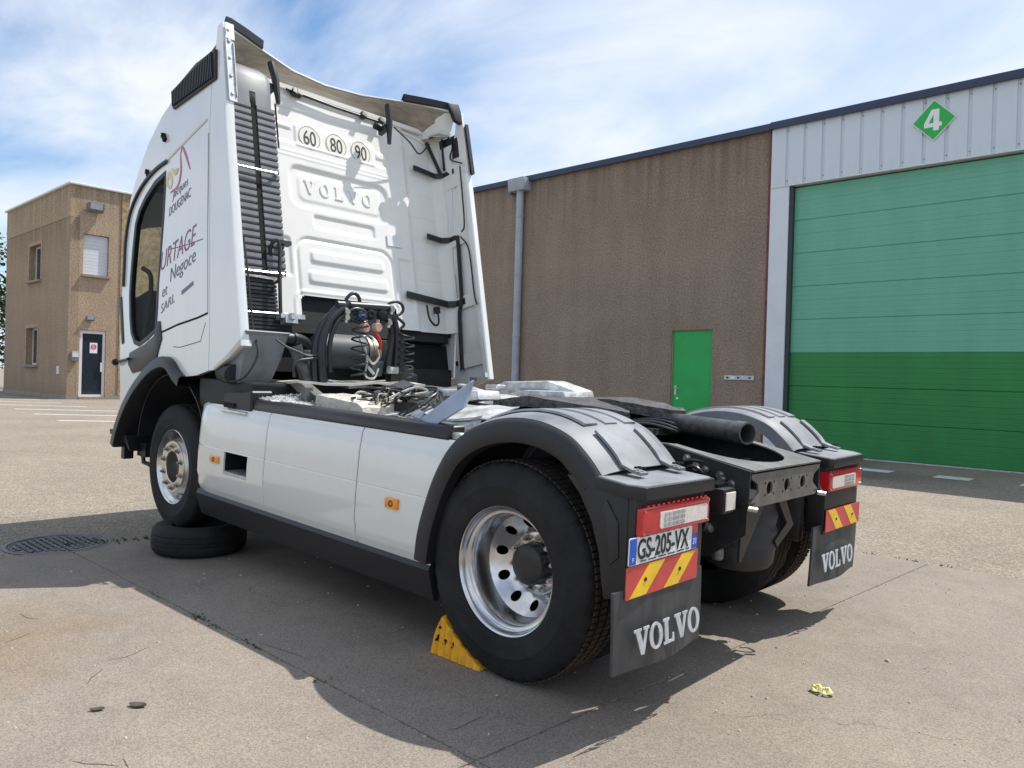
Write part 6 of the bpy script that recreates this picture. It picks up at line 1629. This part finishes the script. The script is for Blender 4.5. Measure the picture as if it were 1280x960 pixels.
# bright dented aluminium sheets
crumple([(1.42, 1.08, 1.10), (0.98, 1.08, 1.075), (1.00, 0.45, 1.19), (1.55, 0.50, 1.18)], 'deck_sheet', 'plate_alu', 0.006, 0.014, 6)
crumple([(1.60, 0.52, 1.185), (1.0, 0.50, 1.195), (0.95, -0.15, 1.245), (1.9, -0.35, 1.235)], 'deck_sheet', 'plate_alu', 0.006, 0.016, 5)
crumple([(0.95, 1.02, 1.14), (0.36, 1.02, 1.175), (0.50, 0.62, 1.235), (1.05, 0.60, 1.205)], 'deck_sheet', 'plate_alu', 0.006, 0.018, 6)
crumple([(0.92, 1.03, 1.06), (0.40, 1.03, 1.10), (0.40, 1.015, 1.19), (0.92, 1.015, 1.15)], 'deck_edge', 'plate_alu', 0.006, 0.03, 6)
for (a, b, c_) in (((1.55, -0.20, 1.275), (0.95, 0.30, 1.30), 0.03), ((1.75, -0.10, 1.27), (0.95, 0.46, 1.26), 0.028)):
    mb = MB(); a, b = Vector(a), Vector(b); dd = (b - a).normalized(); sd_ = dd.cross(Vector((0, 0, 1))).normalized() * c_
    mb.vf([a - sd_, a + sd_, b + sd_, b - sd_] + [p + Vector((0, 0, 0.035)) for p in (a - sd_, a + sd_, b + sd_, b - sd_)], [(0, 3, 2, 1), (4, 5, 6, 7), (0, 1, 5, 4), (1, 2, 6, 5), (2, 3, 7, 6), (3, 0, 4, 7)]); mb.bevel(0.008, 1); P(mb, 'deck_rail', 'plate_alu')
# standing blue-grey folded panel
mb = MB(); A = [(0.70, 1.17, 1.152), (0.585, 1.18, 1.118), (0.385, 1.16, 1.230), (0.375, 1.12, 1.372)]
Bq = [(x + 0.03, y - 0.06, z + 0.01) for x, y, z in A]
mb.vf(A + Bq, [(0, 1, 2, 3), (7, 6, 5, 4), (0, 4, 5, 1), (1, 5, 6, 2), (2, 6, 7, 3), (3, 7, 4, 0)]); mb.bevel(0.006, 1); fp = P(mb, 'folded_panel', 'bent_panel', smooth=20)
mb = MB(); mb.vf([(0.80, 1.15, 1.165), (0.70, 1.17, 1.155), (0.60, 1.18, 1.12), (0.72, 1.16, 1.13), (0.77, 1.12, 1.20), (0.69, 1.15, 1.19)], [(0, 1, 2, 3), (0, 4, 5, 1)]); mb.solid(0.008); mb.build('panel_foot', 'bent_panel', fp, smooth=0)
mb = MB()
for k in range(5):
    t = k / 4; mb.cbox((0.71 - 0.32 * t + 0.02, 1.12 - 0.05 * t, 1.17 + 0.21 * t), (0.02, 0.03, 0.02))
mb.build('panel_clip', 'can_grey', fp, smooth=0)
# tangle of wiring left on the deck
rs = random.Random(3)
for k in range(26):
    base = Vector((1.42 + rs.uniform(-0.14, 0.2), 0.74 + rs.uniform(-0.14, 0.16), 1.14))
    pts = [base + Vector((rs.uniform(-0.12, 0.14), rs.uniform(-0.12, 0.16), rs.uniform(0.0, 0.15))) for _ in range(5)]
    mb = MB(); mb.tube(spline(pts, 5), rs.uniform(0.004, 0.009), 5); P(mb, 'loose_wire', rs.choice(['hose_black', 'hose_black', 'engine_dark', 'can_grey', 'foam_beige']), smooth=50)
for k in range(5):
    pts = [Vector((1.45, 0.62, 1.26)), Vector((1.3 - 0.03 * k, 0.55 + 0.02 * k, 1.28)), Vector((1.15, 0.6 + 0.05 * k, 1.2)), Vector((1.1 + 0.05 * k, 0.85, 1.12)), Vector((1.25, 0.95, 1.11))]
    mb = MB(); mb.tube(spline(pts, 6), 0.006, 5); P(mb, 'loose_wire', 'hose_black', smooth=50)
for cc, ss in (((1.15, 1.0, 1.115), (0.05, 0.05, 0.035)), ((1.35, 0.75, 1.16), (0.12, 0.1, 0.06)), ((1.55, 0.70, 1.18), (0.14, 0.1, 0.07))):
    mb = MB(); mb.cbox(cc, ss, (0.1, 0.1, 0.3)); P(mb, 'connector', 'engine_dark', smooth=0)

# ================================================================== LOOSE THINGS ON THE GROUND
# tyre lying flat under the front wheel
lt = tag(empty('spare_tyre', (3.36, 1.08, 0)), 'black bald tyre lying flat under the raised front wheel', 'tyre')
mb = MB(); ro, ri = 0.345, 0.20
prof = [(ri, 0.03), (ri + 0.012, 0.012), (ri + 0.05, 0.001), (ro - 0.05, 0.004), (ro - 0.022, 0.018), (ro - 0.006, 0.04), (ro, 0.07), (ro - 0.006, 0.075), (ro - 0.006, 0.082), (ro, 0.087), (ro + .002, 0.105), (ro - 0.005, 0.109), (ro - 0.005, 0.116), (ro + .001, 0.12), (ro, 0.145), (ro - 0.006, 0.15), (ro - 0.006, 0.157), (ro - 0.003, 0.162), (ro - 0.01, 0.192), (ro - 0.028, 0.212), (ro - 0.055, 0.222), (ri + 0.05, 0.222), (ri + 0.015, 0.214), (ri, 0.2), (ri, 0.18), (ri + 0.04, 0.11), (ri, 0.05), (ri, 0.03)]
mb.lathe(prof, (0, 0, 0), 'z', 96)
for v in mb.bm.verts:     # the wheel presses into its far side
    xw, yw = v.co.x + 3.36 - 3.74, v.co.y + 1.08
    if abs(xw) < 0.5:
        zc = 0.617 - math.sqrt(0.505 ** 2 - min(abs(xw), 0.5) ** 2) - 0.004
        edge = max(0.0, abs(yw - 1.02) - 0.16)
        lim = max(0.02, zc) + edge * 1.4
        if v.co.z > lim: v.co.z = lim - 0.004 * (v.co.z - lim)
mb.build('tyre_carcass', 'rubber', lt, smooth=40)
# yellow wheel chock in front of the left rear wheel
ck = tag(empty('wheel_chock', (0.15, 1.12, 0)), 'yellow ribbed plastic wheel chock wedged in front of the rear wheel', 'wheel chock')
RAMP = [(0.0, 0.012), (0.055, 0.040), (0.11, 0.072), (0.165, 0.108), (0.215, 0.148), (0.255, 0.185), (0.27, 0.20)]
mb = MB(); mb.prism([(0.0, 0.0)] + RAMP + [(0.285, 0.195), (0.355, 0.03), (0.36, 0.0)], 'y', -0.12, 0.075); mb.bevel(0.004, 1, 20); mb.build('chock_body', 'chock_yellow', ck, smooth=25)
def ramp_z(x):
    for (a, za), (b, zb) in zip(RAMP, RAMP[1:]):
        if x <= b: return za + (zb - za) * (x - a) / (b - a)
    return 0.20 - (x - 0.27) * 1.9
for k in range(7):
    x0, x1 = 0.004 + 0.0505 * k, 0.004 + 0.0505 * (k + 1)
    # ribs lean towards the peak of the ramp
    le = 0.20 * 0.0
    t0, t1 = min(x0, 0.262), min(x1, 0.268)
    pts = [(x0, 0.0), (x1, 0.0), (min(x1, 0.27) - 0.0, max(0.012, ramp_z(min(x1, 0.27)) + 0.004)), (min(x0, 0.262), max(0.012, ramp_z(min(x0, 0.262)) + 0.004))] if k < 5 else ([(x0, 0.0), (x1, 0.0), (0.285, 0.198), (0.258, 0.192)] if k == 5 else [(x0 + 0.001, 0.0), (0.358, 0.0), (0.354, 0.03), (0.290, 0.19)])
    G = []
    mb = MB()
    (ax_, az_), (bx_, bz_), (cx_, cz_), (dx_, dz_) = pts
    for j in range(7):
        w_ = j / 6; bow = 0.026 * math.sin(PI * (0.06 + 0.88 * w_)) ** 0.6
        lo_ = Vector((ax_ + (bx_ - ax_) * w_, 0.075 + bow, az_ + (bz_ - az_) * w_ + 0.004 * math.sin(PI * w_)))
        hi_ = Vector((dx_ + (cx_ - dx_) * w_, 0.070 + bow * 0.8, dz_ + (cz_ - dz_) * w_))
        G.append([lo_ - Vector((0, 0.03, 0)), lo_, lo_.lerp(hi_, 0.5), hi_, hi_ - Vector((0, 0.10, 0))])
    mb.grid(G); mb.build('chock_rib', 'chock_yellow', ck, smooth=40)
for (x0, z0, w_, h_, y_) in ((0.272, 0.135, 0.016, 0.016, 0.0945), (0.29, 0.082, 0.012, 0.022, 0.0955), (0.30, 0.07, 0.014, 0.014, 0.0955), (0.225, 0.078, 0.022, 0.020, 0.0955), (0.232, 0.068, 0.012, 0.012, 0.0955), (0.178, 0.072, 0.008, 0.024, 0.0950), (0.186, 0.062, 0.010, 0.010, 0.0950)):
    mb = MB(); nn = 9; rs3 = random.Random(int(x0 * 1000))
    mb.prism([(x0 + w_ * (0.5 + (0.35 + 0.25 * rs3.random()) * math.cos(2 * PI * q_ / nn)), z0 + h_ * (0.5 + (0.35 + 0.25 * rs3.random()) * math.sin(2 * PI * q_ / nn))) for q_ in range(nn)], 'y', y_ - 0.012, y_ + 0.0015); mb.build('paint_chip', 'hole_black', ck, smooth=0)
# litter
def leaf(x, y, s, rot, label, m='dry_leaf', curl=0.25, grp=None, name='fallen_leaf', cat='leaf'):
    lo = tag(empty(name, (x, y, 0)), label, cat, grp); lo.rotation_euler = (0, 0, rot)
    mb = MB(); G = []
    for i in range(9):
        t = i / 8; w_ = s * 0.28 * math.sin(PI * (0.06 + 0.9 * t)) ** 0.8
        G.append([((t - 0.5) * s, w_ * j, 0.003 + s * curl * (abs(j) ** 1.5 * 0.35 + (t - 0.5) ** 2 * 0.8)) for j in (-1, -0.5, 0, 0.5, 1)])
    mb.grid(G); mb.solid(0.0012); mb.build('blade', m, lo, smooth=50)
    return lo
leaf(0.857, 2.50, 0.075, 0.6, 'dark dry leaf on the sunlit slab, right one of two side by side')
leaf(0.93, 2.63, 0.055, 1.0, 'smaller dark dry leaf on the sunlit slab, left one of two side by side')
cp = tag(empty('yellow_blossom', (-1.10, 0.25, 0)), 'crumpled pale yellow blossom lying on the sunlit concrete right of the truck', 'blossom')
for k in range(5):
    mb = MB(); G = []; a0 = 2 * PI * k / 5; rs2 = random.Random(20 + k)
    for i in range(6):
        t = i / 5; row = []
        for j in range(-2, 3):
            aa = a0 + j * 0.33 * (0.5 + 0.5 * t); rr = 0.006 + 0.036 * t
            row.append((rr * math.cos(aa) * 1.3, rr * math.sin(aa) * 0.8, 0.004 + 0.026 * math.sin(PI * t * 0.85) * (0.6 + 0.5 * rs2.random()) + 0.006 * math.sin(5 * aa)))
        G.append(row)
    mb.grid(G); mb.solid(0.0012); mb.build('petal', 'petal_yellow', cp, smooth=50)
